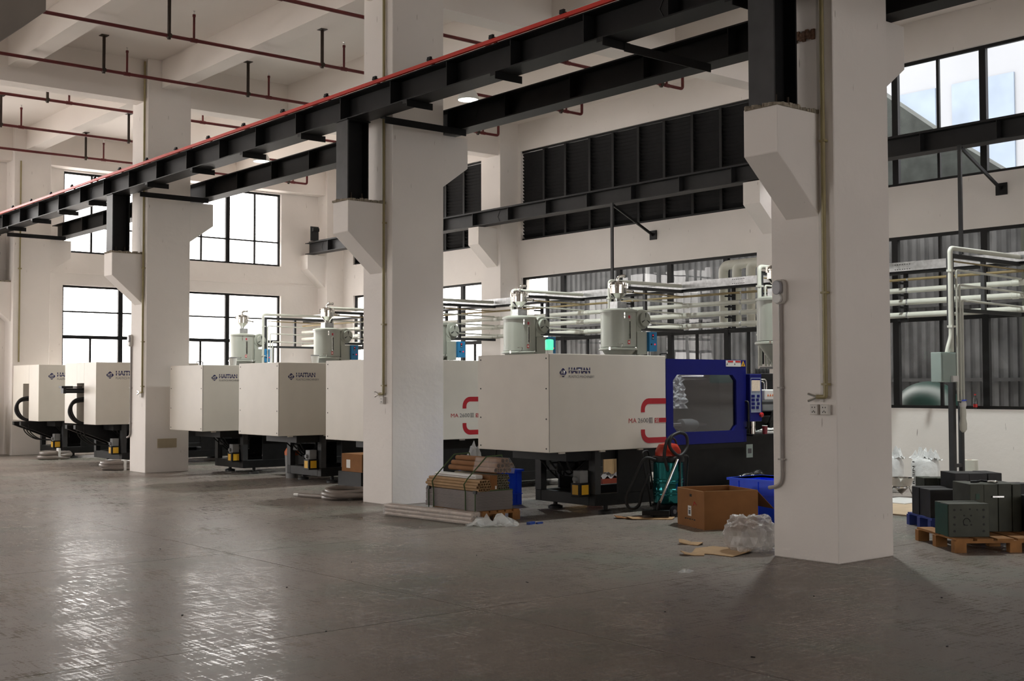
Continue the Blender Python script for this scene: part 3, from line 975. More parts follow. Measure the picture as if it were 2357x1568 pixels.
def base_parts(t, x, y, W, L0, L1, zt, hull_lo=0.5):
    """black frame on levelling feet; L0/L1 are the ends of the base along the machine"""
    a, b = y + 0.12, y + W - 0.12
    mb = MB().box(x + L0, x + L1, a, a + 0.12, 0.12, 0.27).box(x + L0, x + L1, b - 0.12, b, 0.12, 0.27)
    mb.box(x + L0, x + L0 + 0.10, a + 0.12, b - 0.12, 0.12, 0.27).box(x + L1 - 0.1, x + L1, a + 0.12, b - 0.12, 0.12, 0.27)
    mb.box(x + 3.0, x + 3.1, a + 0.12, b - 0.12, 0.12, 0.27)
    build('bed_frame', mb, BLACK, t, 0.006, seg=1)
    for yy in (a + 0.06, b - 0.06):
        build('corner_post', MB().box(x + L0, x + L0 + 0.10, yy - 0.06, yy + 0.06, 0.27, zt), STEELG, t)
    build('side_plate', MB().box(x + L0 + 0.42, x + L0 + 1.02, a, a + 0.03, 0.27, zt), BLACK, t)
    build('side_plate', MB().box(x + L0 + 0.42, x + L0 + 1.02, b - 0.03, b, 0.27, zt), BLACK, t)
    build('side_plate', MB().box(x + 2.45, x + L1, a + 0.03, a + 0.06, 0.27, zt), BLACK, t)
    build('side_plate', MB().box(x + 3.3, x + L1, b - 0.06, b - 0.03, 0.27, zt), BLACK, t)
    build('bed_beam', MB().box(x + 0.45, x + L1, a + 0.06, b - 0.06, zt - 0.13, zt), BLACK, t)
    build('hydraulic_tank', MB().box(x + 3.4, x + L1 - 0.2, a + 0.1, b - 0.1, 0.27, zt - 0.13), BLACK, t)
    build('manifold', MB().box(x + L0 + 0.2, x + L0 + 0.4, y + W * 0.45, y + W * 0.7, 0.45, zt - 0.13).box(x + L0 - 0.12, x + L0 + 0.2, y + W * 0.5, y + W * 0.62, 0.55, 0.66), BLACK, t, 0.01, seg=1)
    for fx in (L0 + 0.28, 3.4, L1 - 0.4):
        for fy in (a + 0.1, b - 0.1):
            mb = MB()
            wheel_foot(mb, x + fx, fy)
            build('levelling_foot', mb, STEELG, t, smooth=40)
    for k in range(4):
        yy = y + W * (0.25 + 0.13 * k)
        pts = smooth_path([(x + 0.6, yy, zt - 0.1), (x + 0.75 + 0.08 * k, yy + 0.05, zt - 0.28 - 0.04 * k), (x + L0 + 0.1, yy + 0.08, zt - 0.3), (x + L0 + 0.35, yy + 0.04, zt - 0.12)])
        build('hose', MB().tube(pts, 0.012, 8), RUBBER, t, smooth=60)
    # lubrication pump at the end of the bed
    lx, ly = x + L0 - 0.20, y + 0.20
    lu = build('lubrication_unit', MB().box(lx, lx + 0.19, ly, ly + 0.17, 0.24, 0.42), BLACK, t, 0.008)
    build('pump_housing', MB().box(lx + 0.03, lx + 0.17, ly + 0.02, ly + 0.16, 0.42, 0.58).lathe((lx + 0.02, ly + 0.10, 0.47), [(0.035, -0.03), (0.035, 0.06)], 12, 'x'), GREYM, lu, 0.008)
    build('pump_cap', MB().lathe((lx + 0.05, ly + 0.13, 0.42), [(0.03, 0), (0.03, 0.04), (0.02, 0.06)], 12), WHITEP, lu, smooth=40)
    build('warning_label', MB().box(lx + 0.035, lx + 0.155, ly - 0.003, ly - 0.0005, 0.27, 0.395), YEL, lu)
    build('warning_label', MB().box(lx - 0.003, lx - 0.0005, ly + 0.03, ly + 0.14, 0.27, 0.395), YEL, lu)

def front_half(t, x, y, W, zb, zt, LC, LD):
    """safety door, mould space, control panel, injection unit; LC = end of clamp cover, LD = end of door"""
    zb2, zt2 = zb + 0.025, zt - 0.04
    XL, XR, ZB, ZT = x + LC + 0.008, x + LD, zb2, zt2
    xl, xr, zl, zh, c = x + LC + 0.145, x + LD - 0.215, zb2 + 0.17, zt2 - 0.215, 0.08
    inn = [(xl, zl + c), (xl + c, zl), (xr - c, zl), (xr, zl + c), (xr, zh - c), (xr - c, zh), (xl + c, zh), (xl, zh - c)]
    out = [(XL, zl + c), (XL, ZB), (xl + c, ZB), (xr - c, ZB), (XR, ZB), (XR, zl + c), (XR, zh - c), (XR, ZT), (xr - c, ZT), (xl + c, ZT), (XL, ZT), (XL, zh - c)]
    vs_ = [(u, y, w) for u, w in inn + out] + [(u, y + 0.05, w) for u, w in inn + out]
    f1 = [(0, 1, 10, 9, 8), (1, 2, 11, 10), (2, 3, 13, 12, 11), (3, 4, 14, 13), (4, 5, 16, 15, 14), (5, 6, 17, 16), (6, 7, 19, 18, 17), (7, 0, 8, 19)]
    fs = list(f1) + [tuple(i + 20 for i in reversed(f)) for f in f1]
    fs += [(i, (i + 1) % 8, (i + 1) % 8 + 20, i + 20) for i in range(8)]
    fs += [(8 + i, 8 + i + 20, 8 + (i + 1) % 12 + 20, 8 + (i + 1) % 12) for i in range(12)]
    d = build('safety_door', MB().add(vs_, fs), NAVY, t)
    build('door_pane', MB().prism(inn, (0, y + 0.03, 0), (1, 0, 0), (0, 0, 1), (0, 0.004, 0)), DARKGLASS, d)
    build('door_handle', MB().tube(smooth_path([(XR - 0.02, y, 1.45), (XR - 0.02, y - 0.05, 1.43), (XR - 0.02, y - 0.055, 1.26), (XR - 0.02, y - 0.05, 1.09), (XR - 0.02, y, 1.07)]), 0.014, 8), RUBBER, d, smooth=60)
    build('safety_sticker', MB().box(XR - 0.44, XR - 0.115, y - 0.003, y - 0.0005, ZT - 0.095, ZT - 0.008), WHITEP, d)
    for q in (0.40, 0.235):
        build('sticker_heading', MB().box(XR - q, XR - q + 0.115, y - 0.005, y - 0.003, ZT - 0.035, ZT - 0.012), REDP, d)
        build('sticker_symbol', MB().prism([(0, 0), (0.03, 0), (0.015, 0.028)], (XR - q - 0.03, y - 0.003, ZT - 0.07), (1, 0, 0), (0, 0, 1), (0, -0.002, 0)), PRINTG, d)
    build('warning_triangle', MB().prism([(0, 0), (0.09, 0), (0.045, 0.08)], (XR - 0.107, y, ZT - 0.09), (1, 0, 0), (0, 0, 1), (0, -0.003, 0)), YEL, d)
    build('warning_symbol', MB().prism([(0, 0), (0.022, 0), (0.011, 0.04)], (XR - 0.073, y - 0.003, ZT - 0.078), (1, 0, 0), (0, 0, 1), (0, -0.002, 0)), BLACK, d)
    # mould space behind the pane
    build('rear_door', MB().box(XL, XR, y + W - 0.05, y + W, ZB, ZT), STEELG, t)
    build('moving_platen', MB().box(x + LC + 0.01, x + LC + 0.36, y + 0.22, y + W - 0.22, zb, zt - 0.1), STEELG, t)
    build('fixed_platen', MB().box(x + LD - 0.40, x + LD - 0.02, y + 0.15, y + W - 0.15, zb, zt - 0.1), BLACK, t)
    for ty in (y + 0.32, y + W - 0.32):
        for tz in (zb + 0.28, zt - 0.30):
            b = build('tie_bar', MB().tube([(x + LC + 0.36, ty, tz), (x + LD - 0.40, ty, tz)], 0.052, 16), CHROME, t, smooth=40)
    build('sleeve', MB().lathe((x + LC + 0.62, y + 0.32, zb + 0.28), [(0.06, 0), (0.085, 0.02), (0.085, 0.25), (0.06, 0.34)], 16, 'x'), GREYM, t, smooth=50)
    build('gate_rail', MB().box(XL, XR, y + 0.02, y + 0.14, zb - 0.05, zb + 0.02), BLACK, t)
    build('grab_bar', MB().tube(elbow_path([(XL - 0.01, y + 0.1, ZT), (XL - 0.01, y + 0.1, ZT + 0.075), (XL + 0.13, y + 0.1, ZT + 0.075), (XL + 0.13, y + 0.1, ZT)], 0.02), 0.010, 8), RUBBER, t, smooth=60)
    # control panel
    px0, px1 = x + LD + 0.012, x + LD + 0.275
    cpn = build('control_panel', MB().box(px0, px1, y - 0.06, y + 0.10, 1.16, 1.845), NAVY, t, 0.008)
    build('panel_face', MB().box(px0 + 0.015, px1 - 0.025, y - 0.064, y - 0.0605, 1.29, 1.79), KEYS, cpn)
    build('screen', MB().box(px0 + 0.035, px1 - 0.045, y - 0.068, y - 0.064, 1.60, 1.755), SCREEN, cpn)
    build('screen_bezel', MB().box(px0 + 0.025, px1 - 0.035, y - 0.066, y - 0.064, 1.75, 1.78), NAVY, cpn)
    for i in range(4):
        build('key_block', MB().box(px0 + 0.025, px0 + 0.10, y - 0.067, y - 0.064, 1.34 + i * 0.055, 1.38 + i * 0.055), NAVY, cpn)
        build('key_block', MB().box(px0 + 0.13 + 0.02 * (i % 2), px0 + 0.19 + 0.02 * (i % 2), y - 0.067, y - 0.064, 1.34 + i * 0.055, 1.38 + i * 0.055), NAVY, cpn)
    build('stop_button', MB().lathe((px1 - 0.045, y - 0.06, 1.255), [(0.016, 0), (0.016, -0.02), (0.034, -0.022), (0.034, -0.045), (0.02, -0.055)], 14, 'y'), REDP, cpn, smooth=40)
    build('panel_arm', MB().lathe((px0 + 0.14, y + 0.02, 0.98), [(0.045, 0), (0.045, 0.18)], 14), STAIN, t, smooth=40)
    build('lower_cover', MB().box(x + LD, x + LD + 0.75, y + 0.03, y + 0.09, zb - 0.02, 0.97), BLACK, t)
    build('work_shelf', MB().box(x + LD + 0.02, x + LD + 0.80, y - 0.10, y + 0.30, 0.955, 0.975), BLACK, t)
    # injection unit
    build('carriage', MB().box(x + LD + 0.35, x + 6.15, y + 0.30, y + W - 0.30, zb, 1.22), BLACK, t, 0.01, seg=1)
    br = build('barrel_cover', MB().box(x + LD + 0.1, x + LD + 1.35, y + 0.50, y + W - 0.50, 1.28, 1.62), GREYM, t, 0.02)
    build('injection_block', MB().box(x + LD + 1.3, x + LD + 1.75, y + 0.35, y + W - 0.35, 1.22, 1.86), BLACK, t, 0.02)
    build('injection_cylinder', MB().lathe((x + LD + 1.75, y + W / 2, 1.45), [(0.17, 0), (0.17, 0.6), (0.13, 0.62), (0.13, 0.8)], 18, 'x'), BLACK, t, smooth=40)
    vb = build('valve_block', MB().box(x + LD + 0.62, x + LD + 0.95, y + 0.22, y + 0.5, 1.75, 1.86), BLACK, t, 0.008, seg=1)
    for k in range(4):
        build('valve', MB().lathe((x + LD + 0.66 + 0.085 * k, y + 0.34, 1.86), [(0.03, 0), (0.03, 0.06), (0.018, 0.075)], 10), RUBBER, vb, smooth=40)
    mtb = build('motor_box', MB().box(x + LD + 0.30, x + LD + 0.56, y + 0.16, y + 0.42, 1.22, 1.64), NAVY, t, 0.01)
    build('warning_triangle', MB().prism([(0, 0), (0.11, 0), (0.055, 0.10)], (x + LD + 0.36, y + 0.16, 1.50), (1, 0, 0), (0, 0, 1), (0, -0.003, 0)), YEL, mtb)
    build('guard_rail', MB().box(x + LD + 0.28, x + LD + 0.9, y + 0.08, y + 0.11, 1.40, 1.44), STEELG, t)
    wb = build('relay_box', MB().box(x + LD + 0.55, x + LD + 0.88, y + 0.10, y + 0.25, 1.46, 1.62), WHITEP, t, 0.02)
    for k in range(3):
        build('label_triangle', MB().prism([(0, 0), (0.04, 0), (0.02, 0.036)], (x + LD + 0.60 + 0.055 * k, y + 0.10, 1.52), (1, 0, 0), (0, 0, 1), (0, -0.003, 0)), ORANGE, wb)
    for k in range(3):
        pts = smooth_path([(x + LD + 0.85, y + 0.3 + 0.06 * k, 1.0), (x + LD + 0.70 + 0.05 * k, y + 0.1, 1.22), (x + LD + 0.9 + 0.06 * k, y + 0.08, 1.5), (x + LD + 1.35, y + 0.35, 1.6)])
        build('hose', MB().tube(pts, 0.024, 10), RUBBER, t, smooth=60)
    for k in range(2):
        pts = elbow_path([(x + LD + 0.42, y + 0.2, 1.64), (x + LD + 0.42, y + 0.2, 1.74 + 0.03 * k), (x + LD + 0.66 + 0.05 * k, y + 0.2, 1.74 + 0.03 * k), (x + LD + 0.66 + 0.05 * k, y + 0.2, 1.5)], 0.05)
        build('oil_line', MB().tube(pts, 0.010, 8), STAIN, t, smooth=60)
    # neck that carries the dryer
    build('feed_throat', MB().box(x + 5.6, x + 5.92, y + W / 2 - 0.15, y + W / 2 + 0.15, 1.22, 1.94), GREYM, t, 0.01)
    build('rear_cabinet', MB().box(x + 5.0, x + 6.15, y + W - 0.28, y + W - 0.02, zb, 1.5), CREAM, t, 0.01)

def machine(x, y, label):
    W, zb, zt, LC, LD = 1.43, 0.845, 2.085, 2.11, 3.79
    t = thing('moulding_machine', (x, y, 0), label, 'machine', 'cream and navy moulding machines in a row')
    cv = build('clamp_cover', MB().box(x, x + LC, y, y + W, zb, zt), CREAM, t, 0.008)
    for yy in (0.05, W - 0.06):
        for zz in (0.05, 0.42, 0.80, 1.18):
            build('screw', MB().lathe((x, y + yy, zb + zz), [(0.011, 0), (0.009, -0.004)], 8, 'x'), BLACK, cv)
    for k, xx in enumerate((0.2, 0.9, 1.6)):
        build('cover_lug', MB().box(x + xx, x + xx + 0.09, y + 0.02, y + 0.05, zb - 0.02, zb), CREAM, cv)
    build('panel_seam', MB().box(x + 0.006, x + 0.010, y - 0.0015, y, zb + 0.01, zt - 0.01), PRINTG, cv)
    logo(cv, x, y)
    text('model_lettering', 'MA', PRINTR, cv, (x + 1.398, y - 0.002, 1.19), (1, 0, 0), (0, 0, 1), 0.146, 0.06)
    text('model_lettering', '2600', PRINTG, cv, (x + 1.568, y - 0.002, 1.19), (1, 0, 0), (0, 0, 1), 0.198, 0.06)
    mb = MB()
    for k in range(3):
        mb.box(x + 1.787 + 0.024 * k, x + 1.795 + 0.024 * k, y - 0.003, y - 0.0005, 1.192, 1.248)
    mb.box(x + 1.780, x + 1.850, y - 0.003, y - 0.0005, 1.187, 1.192).box(x + 1.780, x + 1.850, y - 0.003, y - 0.0005, 1.248, 1.253)
    build('model_numeral', mb, PRINTG, cv)
    build('model_badge', MB().box(x + 1.891, x + LC, y - 0.003, y - 0.0005, 1.185, 1.247), PRINTR, cv)
    text('badge_lettering', 'SE', CREAM, cv, (x + 1.90, y - 0.0045, 1.193), (1, 0, 0), (0, 0, 1), 0.07, 0.046, 0.01)
    red_c(cv, x + 1.627, y, 0.913, 1.511, x + LC)
    front_half(t, x, y, W, zb, zt, LC, LD)
    base_parts(t, x, y, W, 0.90, 6.2, zb)
    return t

MX = 0.356
ML = ['nearest moulding machine with a navy door, behind the cardboard box and vacuum cleaner',
      'moulding machine half hidden by the second column, with a green beacon on top',
      'moulding machine left of the second column, carton on its bed',
      'cream moulding machine just right of the third column']
m1 = machine(MX, 4.51, ML[0])
m2 = dup(m1, (MX, 8.415, 0), ML[1])
m3 = dup(m1, (MX, 11.37, 0), ML[2])
m4 = dup(m1, (MX, 14.25, 0), ML[3])
GLOWG = mat('lit_green_beacon', (0.05, 0.6, 0.3), 0.3, 0, 0.05, emit=((0.10, 1.0, 0.45), 1.3))
bx_, by_ = 3.90, 8.52
build('beacon_post', MB().tube([(bx_, by_, 2.04), (bx_, by_, 2.225)], 0.02, 10), STAIN, m2, smooth=40)
bc = build('beacon', MB().lathe((bx_, by_, 2.225), [(0.062, 0), (0.062, 0.06)], 18), BEIGE, m2, smooth=40)
build('beacon_lens', MB().lathe((bx_, by_, 2.285), [(0.066, 0), (0.070, 0.02), (0.070, 0.16), (0.060, 0.175), (0.02, 0.18)], 20), GLOWG, bc, smooth=40)
for q in (-0.04, 0.04):
    build('beacon_screw', MB().lathe((bx_ + q, by_ - 0.05, 2.213), [(0.008, 0), (0.008, 0.012)], 8), CHROME, bc)

def big_machine(x, y, label, arm):
    W, zb, zt, LC, LD = 1.83, 0.885, 2.20, 2.3, 4.1
    t = thing('moulding_machine', (x, y, 0), label, 'machine', 'cream and navy moulding machines in a row')
    s0, s1, sz = 0.68, 1.10, 1.76
    cv = build('clamp_cover', MB().box(x, x + LC, y, y + s0, zb, zt), CREAM, t, 0.008)
    build('clamp_cover', MB().box(x, x + LC, y + s1, y + W, zb, zt), CREAM, t, 0.008)
    build('cover_bridge', MB().box(x, x + LC, y + s0, y + s1, sz, zt), CREAM, t)
    build('slot_back', MB().box(x + 0.55, x + 0.6, y + s0, y + s1, zb, sz), GREYM, t)
    logo(cv, x - 0.02, y, 1.32, 1.93)
    front_half(t, x, y, W, zb, zt, LC, LD)
    base_parts(t, x, y, W, 0.62, 6.6, zb)
    build('end_bracket', MB().prism([(0.75, 0.86), (-0.15, 0.86), (-0.15, 0.78), (0.75, 0.42)], (x, y + 0.75, 0), (1, 0, 0), (0, 0, 1), (0, 0.12, 0)), BLACK, t)
    build('end_bracket', MB().prism([(0.75, 0.86), (-0.15, 0.86), (-0.15, 0.78), (0.75, 0.42)], (x, y + 1.25, 0), (1, 0, 0), (0, 0, 1), (0, 0.12, 0)), BLACK, t)
    for k in range(2):
        pts = smooth_path([(x + 0.3, y + 0.86, 1.45 - 0.06 * k), (x - 0.10, y + 0.90 + 0.05 * k, 1.40 - 0.05 * k), (x - 0.20 + 0.05 * k, y + 1.0, 1.15), (x - 0.06 + 0.05 * k, y + 0.95, 0.93), (x + 0.35, y + 0.9, 0.85)])
        build('hydraulic_hose', MB().tube(pts, 0.030, 10), RUBBER, t, smooth=60)
    for k in range(3):
        pts = smooth_path([(x + 0.0, y + 1.1 - 0.2 * k, 0.80), (x + 0.10, y + 1.2 - 0.2 * k, 0.60), (x + 0.32, y + 1.15 - 0.2 * k, 0.44), (x + 0.6, y + 1.0 - 0.2 * k, 0.42)])
        build('drain_hose', MB().tube(pts, 0.013, 8), RUBBER, t, smooth=60)
    if arm:
        am = build('ejector_arm', MB().lathe((x - 0.32, y + 0.98, 1.60), [(0.055, 0), (0.055, 0.85)], 14, 'x'), STEELG, t, smooth=40)
        build('arm_clamp', MB().box(x - 0.40, x - 0.16, y + 0.89, y + 1.07, 1.655, 1.70).box(x - 0.36, x - 0.30, y + 0.90, y + 1.06, 1.54, 1.655).box(x - 0.13, x + 0.05, y + 0.92, y + 1.04, 1.665, 1.69), BLACK, am)
    return t
BXX = -0.10
m5 = big_machine(BXX, 18.32, 'larger moulding machine with an ejector arm poking from its end slot', True)
m6 = big_machine(BXX, 21.85, 'leftmost moulding machine, with an open end slot and hoses', False)

# ================================================================== HOPPER DRYERS
def dryer(cx, cy, zb, label):
    t = thing('hopper_dryer', (cx, cy, zb), label, 'dryer', 'grey hopper dryers on the machines')
    rr = 0.325
    def Z(h):
        return zb + h
    body = build('drum', MB().lathe((cx, cy, zb), [(rr, 0.41), (rr, 1.05)], 36), DGREEN, t, smooth=40)
    build('drum_lid', MB().lathe((cx, cy, zb), [(rr + 0.02, 1.05), (rr + 0.02, 1.085), (rr - 0.06, 1.115), (0.15, 1.12)], 36), DGREEN, t, smooth=40)
    build('lower_ring', MB().lathe((cx, cy, zb), [(rr + 0.005, 0.40), (rr + 0.035, 0.385), (rr + 0.035, 0.36), (rr, 0.35), (rr, 0.40)], 36, cap=False), DGREEN, t, smooth=30)
    build('cone', MB().lathe((cx, cy, zb), [(0.09, 0.0), (0.10, 0.06), (rr - 0.005, 0.37)], 32), DGREEN, t, smooth=40)
    for k, a in enumerate((200, 290, 20, 110)):
        a = R(a)
        p = (cx + (rr + 0.03) * math.cos(a), cy + (rr + 0.03) * math.sin(a))
        build('clamp', MB().cbox((p[0], p[1], zb + 0.355), 0.025, 0.03, 0.05, a), STAIN, t)
    a = R(225)
    build('latch', MB().tube(elbow_path([(cx + rr * math.cos(a) - 0.01, cy + rr * math.sin(a) - 0.05, Z(0.47)), (cx + rr * math.cos(a) - 0.04, cy + rr * math.sin(a) - 0.03, Z(0.47)), (cx + rr * math.cos(a) + 0.06, cy + rr * math.sin(a) - 0.06, Z(0.47)), (cx + rr * math.cos(a) + 0.05, cy + rr * math.sin(a) - 0.03, Z(0.39))], 0.015), 0.007, 6), STAIN, t, smooth=60)
    for k in range(2):
        aa = R(245)
        build('lid_clip', MB().cbox((cx + (rr + 0.012) * math.cos(aa), cy + (rr + 0.012) * math.sin(aa), Z(0.99 - 0.06 * k)), 0.012, 0.02, 0.045, aa), STAIN, t)
    # sight glass, stickers (on the side that faces the aisle)
    def on_drum(name, a0, a1, z0, z1, m_, off=0.003, par=None):
        vs_, fs = [], []
        nn = 6
        for i in range(nn + 1):
            a = R(a0 + (a1 - a0) * i / nn)
            for z in (z0, z1):
                vs_.append((cx + (rr + off) * math.cos(a), cy + (rr + off) * math.sin(a), Z(z)))
        for i in range(nn):
            fs.append((2 * i, 2 * i + 2, 2 * i + 3, 2 * i + 1))
        return build(name, MB().add(vs_, fs), m_, par or body)
    on_drum('sight_frame', 261, 269, 0.55, 0.90, STAIN, 0.004)
    on_drum('sight_glass', 263.5, 267, 0.57, 0.88, BLACK, 0.006)
    on_drum('maker_sticker', 258, 274, 0.92, 0.99, mat('pale_pink_sticker', (0.42, 0.36, 0.35), 0.5), 0.003)
    on_drum('sticker_mark', 259.5, 266, 0.93, 0.98, PRINTR, 0.005)
    on_drum('hot_sticker', 257, 266, 0.46, 0.53, REDP, 0.003)
    on_drum('sticker_mark', 259, 264, 0.478, 0.512, WHITEP, 0.005)
    # vacuum loader on top
    ld_ = build('loader_box', MB().box(cx - 0.12, cx + 0.12, cy - 0.10, cy + 0.10, Z(1.11), Z(1.25)), GALV, t, 0.006)
    build('loader_cone', MB().lathe((cx, cy, zb), [(0.045, 1.25), (0.05, 1.28), (0.155, 1.40)], 24), STAIN, t, smooth=40)
    lb = build('loader_drum', MB().lathe((cx, cy, zb), [(0.157, 1.40), (0.157, 1.53), (0.168, 1.535), (0.168, 1.555), (0.157, 1.56), (0.15, 1.60), (0.08, 1.63)], 24), STAIN, t, smooth=40)
    build('loader_outlet', MB().tube(smooth_path([(cx, cy, Z(1.62)), (cx, cy, Z(1.68)), (cx + 0.03, cy - 0.02, Z(1.715)), (cx + 0.09, cy - 0.05, Z(1.725)), (cx + 0.12, cy - 0.06, Z(1.72))]), 0.028, 12), STAIN, t, smooth=60)
    build('outlet_mouth', MB().lathe((cx + 0.115, cy - 0.0575, Z(1.722)), [(0.031, 0.0), (0.031, 0.012), (0.02, 0.013)], 12, 'x'), RUBBER, t)
    for a in (150, 210, 330, 20, 285):
        a = R(a)
        build('toggle_clip', MB().cbox((cx + 0.172 * math.cos(a), cy + 0.172 * math.sin(a), Z(1.50)), 0.025, 0.03, 0.09, a), STAIN, lb)
    build('loader_inlet', MB().tube([(cx + 0.14, cy - 0.06, Z(1.47)), (cx + 0.26, cy - 0.12, Z(1.44))], 0.024, 12), STAIN, t, smooth=60)
    build('inlet_mouth', MB().tube([(cx + 0.255, cy - 0.1175, Z(1.4413)), (cx + 0.272, cy - 0.126, Z(1.4373))], 0.027, 12), RUBBER, t)
    # blower, heater column and control box on the aisle side
    bx, by = cx + 0.42, cy - 0.18
    build('blower_volute', MB().lathe((bx, by, Z(0.93)), [(0.02, -0.04), (0.17, -0.04), (0.185, -0.02), (0.185, 0.06), (0.17, 0.08), (0.02, 0.08)], 28, 'y'), DGREEN, t, smooth=40)
    fc = build('blower_intake', MB().lathe((bx + 0.02, by, Z(0.93)), [(0.135, -0.04), (0.135, -0.085), (0.125, -0.095), (0.02, -0.096)], 24, 'y'), DGREEN, t, smooth=40)
    for k in range(3):
        a = R(90 + 120 * k)
        v1 = (math.cos(a - 0.12), math.sin(a - 0.12))
        v2 = (math.cos(a + 0.12), math.sin(a + 0.12))
        build('intake_slot', MB().prism([(0.03 * v1[0], 0.03 * v1[1]), (0.115 * v1[0], 0.115 * v1[1]), (0.115 * v2[0], 0.115 * v2[1]), (0.03 * v2[0], 0.03 * v2[1])], (bx + 0.02, by - 0.096, Z(0.93)), (1, 0, 0), (0, 0, 1), (0, -0.003, 0)), RUBBER, fc)
    build('blower_neck', MB().box(bx - 0.16, bx - 0.03, by - 0.03, by + 0.07, Z(0.66), Z(0.93)), DGREEN, t, 0.01)
    build('heater_column', MB().box(bx - 0.16, bx + 0.10, by - 0.05, by + 0.16, Z(0.28), Z(0.70)), DGREEN, t, 0.01)
    build('heater_pipe', MB().tube(elbow_path([(bx - 0.10, by - 0.02, Z(0.30)), (bx - 0.10, by - 0.02, Z(0.10)), (cx + 0.1, cy - 0.05, Z(0.08))], 0.06), 0.05, 12), DGREEN, t, smooth=60)
    cb = build('control_box', MB().box(bx + 0.11, bx + 0.31, by - 0.10, by + 0.06, Z(0.34), Z(0.70)), CYAN, t, 0.006)
    fy = by - 0.10
    build('display', MB().box(bx + 0.175, bx + 0.225, fy - 0.004, fy - 0.0005, Z(0.56), Z(0.66)), BLACK, cb)
    build('display_digit', MB().box(bx + 0.19, bx + 0.212, fy - 0.006, fy - 0.004, Z(0.625), Z(0.65)), mat('lit_red_led', (0.6, 0.03, 0.05), 0.4, emit=((1.0, 0.05, 0.08), 0.8)), cb)
    build('display_key', MB().box(bx + 0.185, bx + 0.217, fy - 0.006, fy - 0.004, Z(0.57), Z(0.60)), KEYS, cb)
    build('switch', MB().lathe((bx + 0.16, fy, Z(0.47)), [(0.016, 0), (0.016, -0.008)], 10, 'y'), BLACK, cb)
    build('switch', MB().lathe((bx + 0.25, fy, Z(0.47)), [(0.016, 0), (0.016, -0.008)], 10, 'y'), MATS['lit_red_led'], cb)
    build('power_cable', MB().tube(smooth_path([(bx + 0.2, by, Z(0.34)), (bx + 0.2, by, Z(0.24)), (bx + 0.16, by, Z(0.12)), (bx + 0.1, by, Z(0.02))]), 0.008, 6), RUBBER, t, smooth=60)
    build('stand', MB().box(cx - 0.20, cx + 0.35, cy - 0.20, cy + 0.20, zb - 0.03, zb), GREYM, t)
    return t
HX = 6.12
DL = [(HX, 5.25, 'dryer drum half hidden behind the nearest column'), (HX, 9.12, 'grey dryer above the navy door of the nearest machine'),
      (HX, 11.95, 'grey dryer beside the glowing green beacon'), (HX, 14.98, 'dryer mostly hidden behind the second column, only its blower showing'),
      (6.0, 19.2, 'grey dryer just left of the second column'), (5.75, 23.2, 'leftmost grey dryer in front of the end window')]
d0 = dryer(5.95, 5.35, 1.975, DL[0][2])
for x, y, lb in DL[1:]:
    dup(d0, (x, y, 1.975 if y < 18 else 2.0), lb)

# ================================================================== PIPE RACK
RX = 8.25
FY = [2.56, 6.0, 9.53, 12.38, 15.45, 19.6, 23.0]
FL = ['grey steel service frame standing right of the nearest column', 'grey steel service frame hidden behind the nearest column',
      'grey steel service frame behind the dryer over the navy door', 'grey steel service frame behind the dryer beside the green beacon',
      'grey steel service frame right behind the second column', 'grey steel service frame left of the second column', 'grey steel service frame in front of the end window']
def water_pipe(z, r, label, m_, name='water_pipe', cat='pipe', group='white cooling pipes on the rack', x=RX):
    t = thing(name, (x, 8, z - r), label, cat, group)
    build('pipe', MB().tube([(x, -9.0, z), (x, 24.3, z)], r, 16), m_, t, smooth=40)
    for y in FY:
        if name == 'water_pipe':
            build('tee', MB().lathe((x, y - 0.22, z), [(r * 1.0, 0), (r * 1.18, 0.01), (r * 1.18, 0.11), (r * 1.05, 0.12), (r * 1.05, 0.2), (r * 1.18, 0.21), (r * 1.18, 0.3), (r, 0.31)], 16, 'y'), m_, t, smooth=30)
        build('pipe_clip', MB().lathe((x, y - 1.55, z), [(r * 1.0, 0), (r * 1.1, 0.002), (r * 1.1, 0.03), (r, 0.032)], 16, 'y'), GALV, t, smooth=30)
    return t
water_pipe(3.25, 0.044, 'top white cooling pipe of the three along the long wall', PVC)
water_pipe(3.055, 0.047, 'middle white cooling pipe of the three along the long wall', PVC)
water_pipe(2.84, 0.047, 'bottom white cooling pipe of the three along the long wall', PVC)
water_pipe(3.43, 0.022, 'thin tan air pipe just below the cable tray', PVCB, 'air_pipe', 'pipe', None)
ct = thing('cable_tray', (RX + 0.06, 8, 3.57), 'shiny galvanised cable tray running along the pipe rack', 'cable tray')
build('tray_body', MB().box(RX - 0.02, RX + 0.22, -9, 24.3, 3.575, 3.725), GALV, ct)
build('tray_rail', MB().box(RX + 0.0, RX + 0.2, -9, 24.3, 3.535, 3.573), STEEL, ct)
for y in [-3, -0.5, 1.7, 4.4, 7.9, 10.2, 13.5, 16.9, 20.0]:
    mb = MB()
    for i in range(7):
        mb.box(RX - 0.0235, RX - 0.0205, y + i * 0.045, y + i * 0.045 + 0.02, 3.60, 3.612).box(RX - 0.0235, RX - 0.0205, y + i * 0.045, y + i * 0.045 + 0.02, 3.68, 3.692)
    p = build('tray_slots', mb, BLACK, ct)
    p['kind'] = 'stuff'
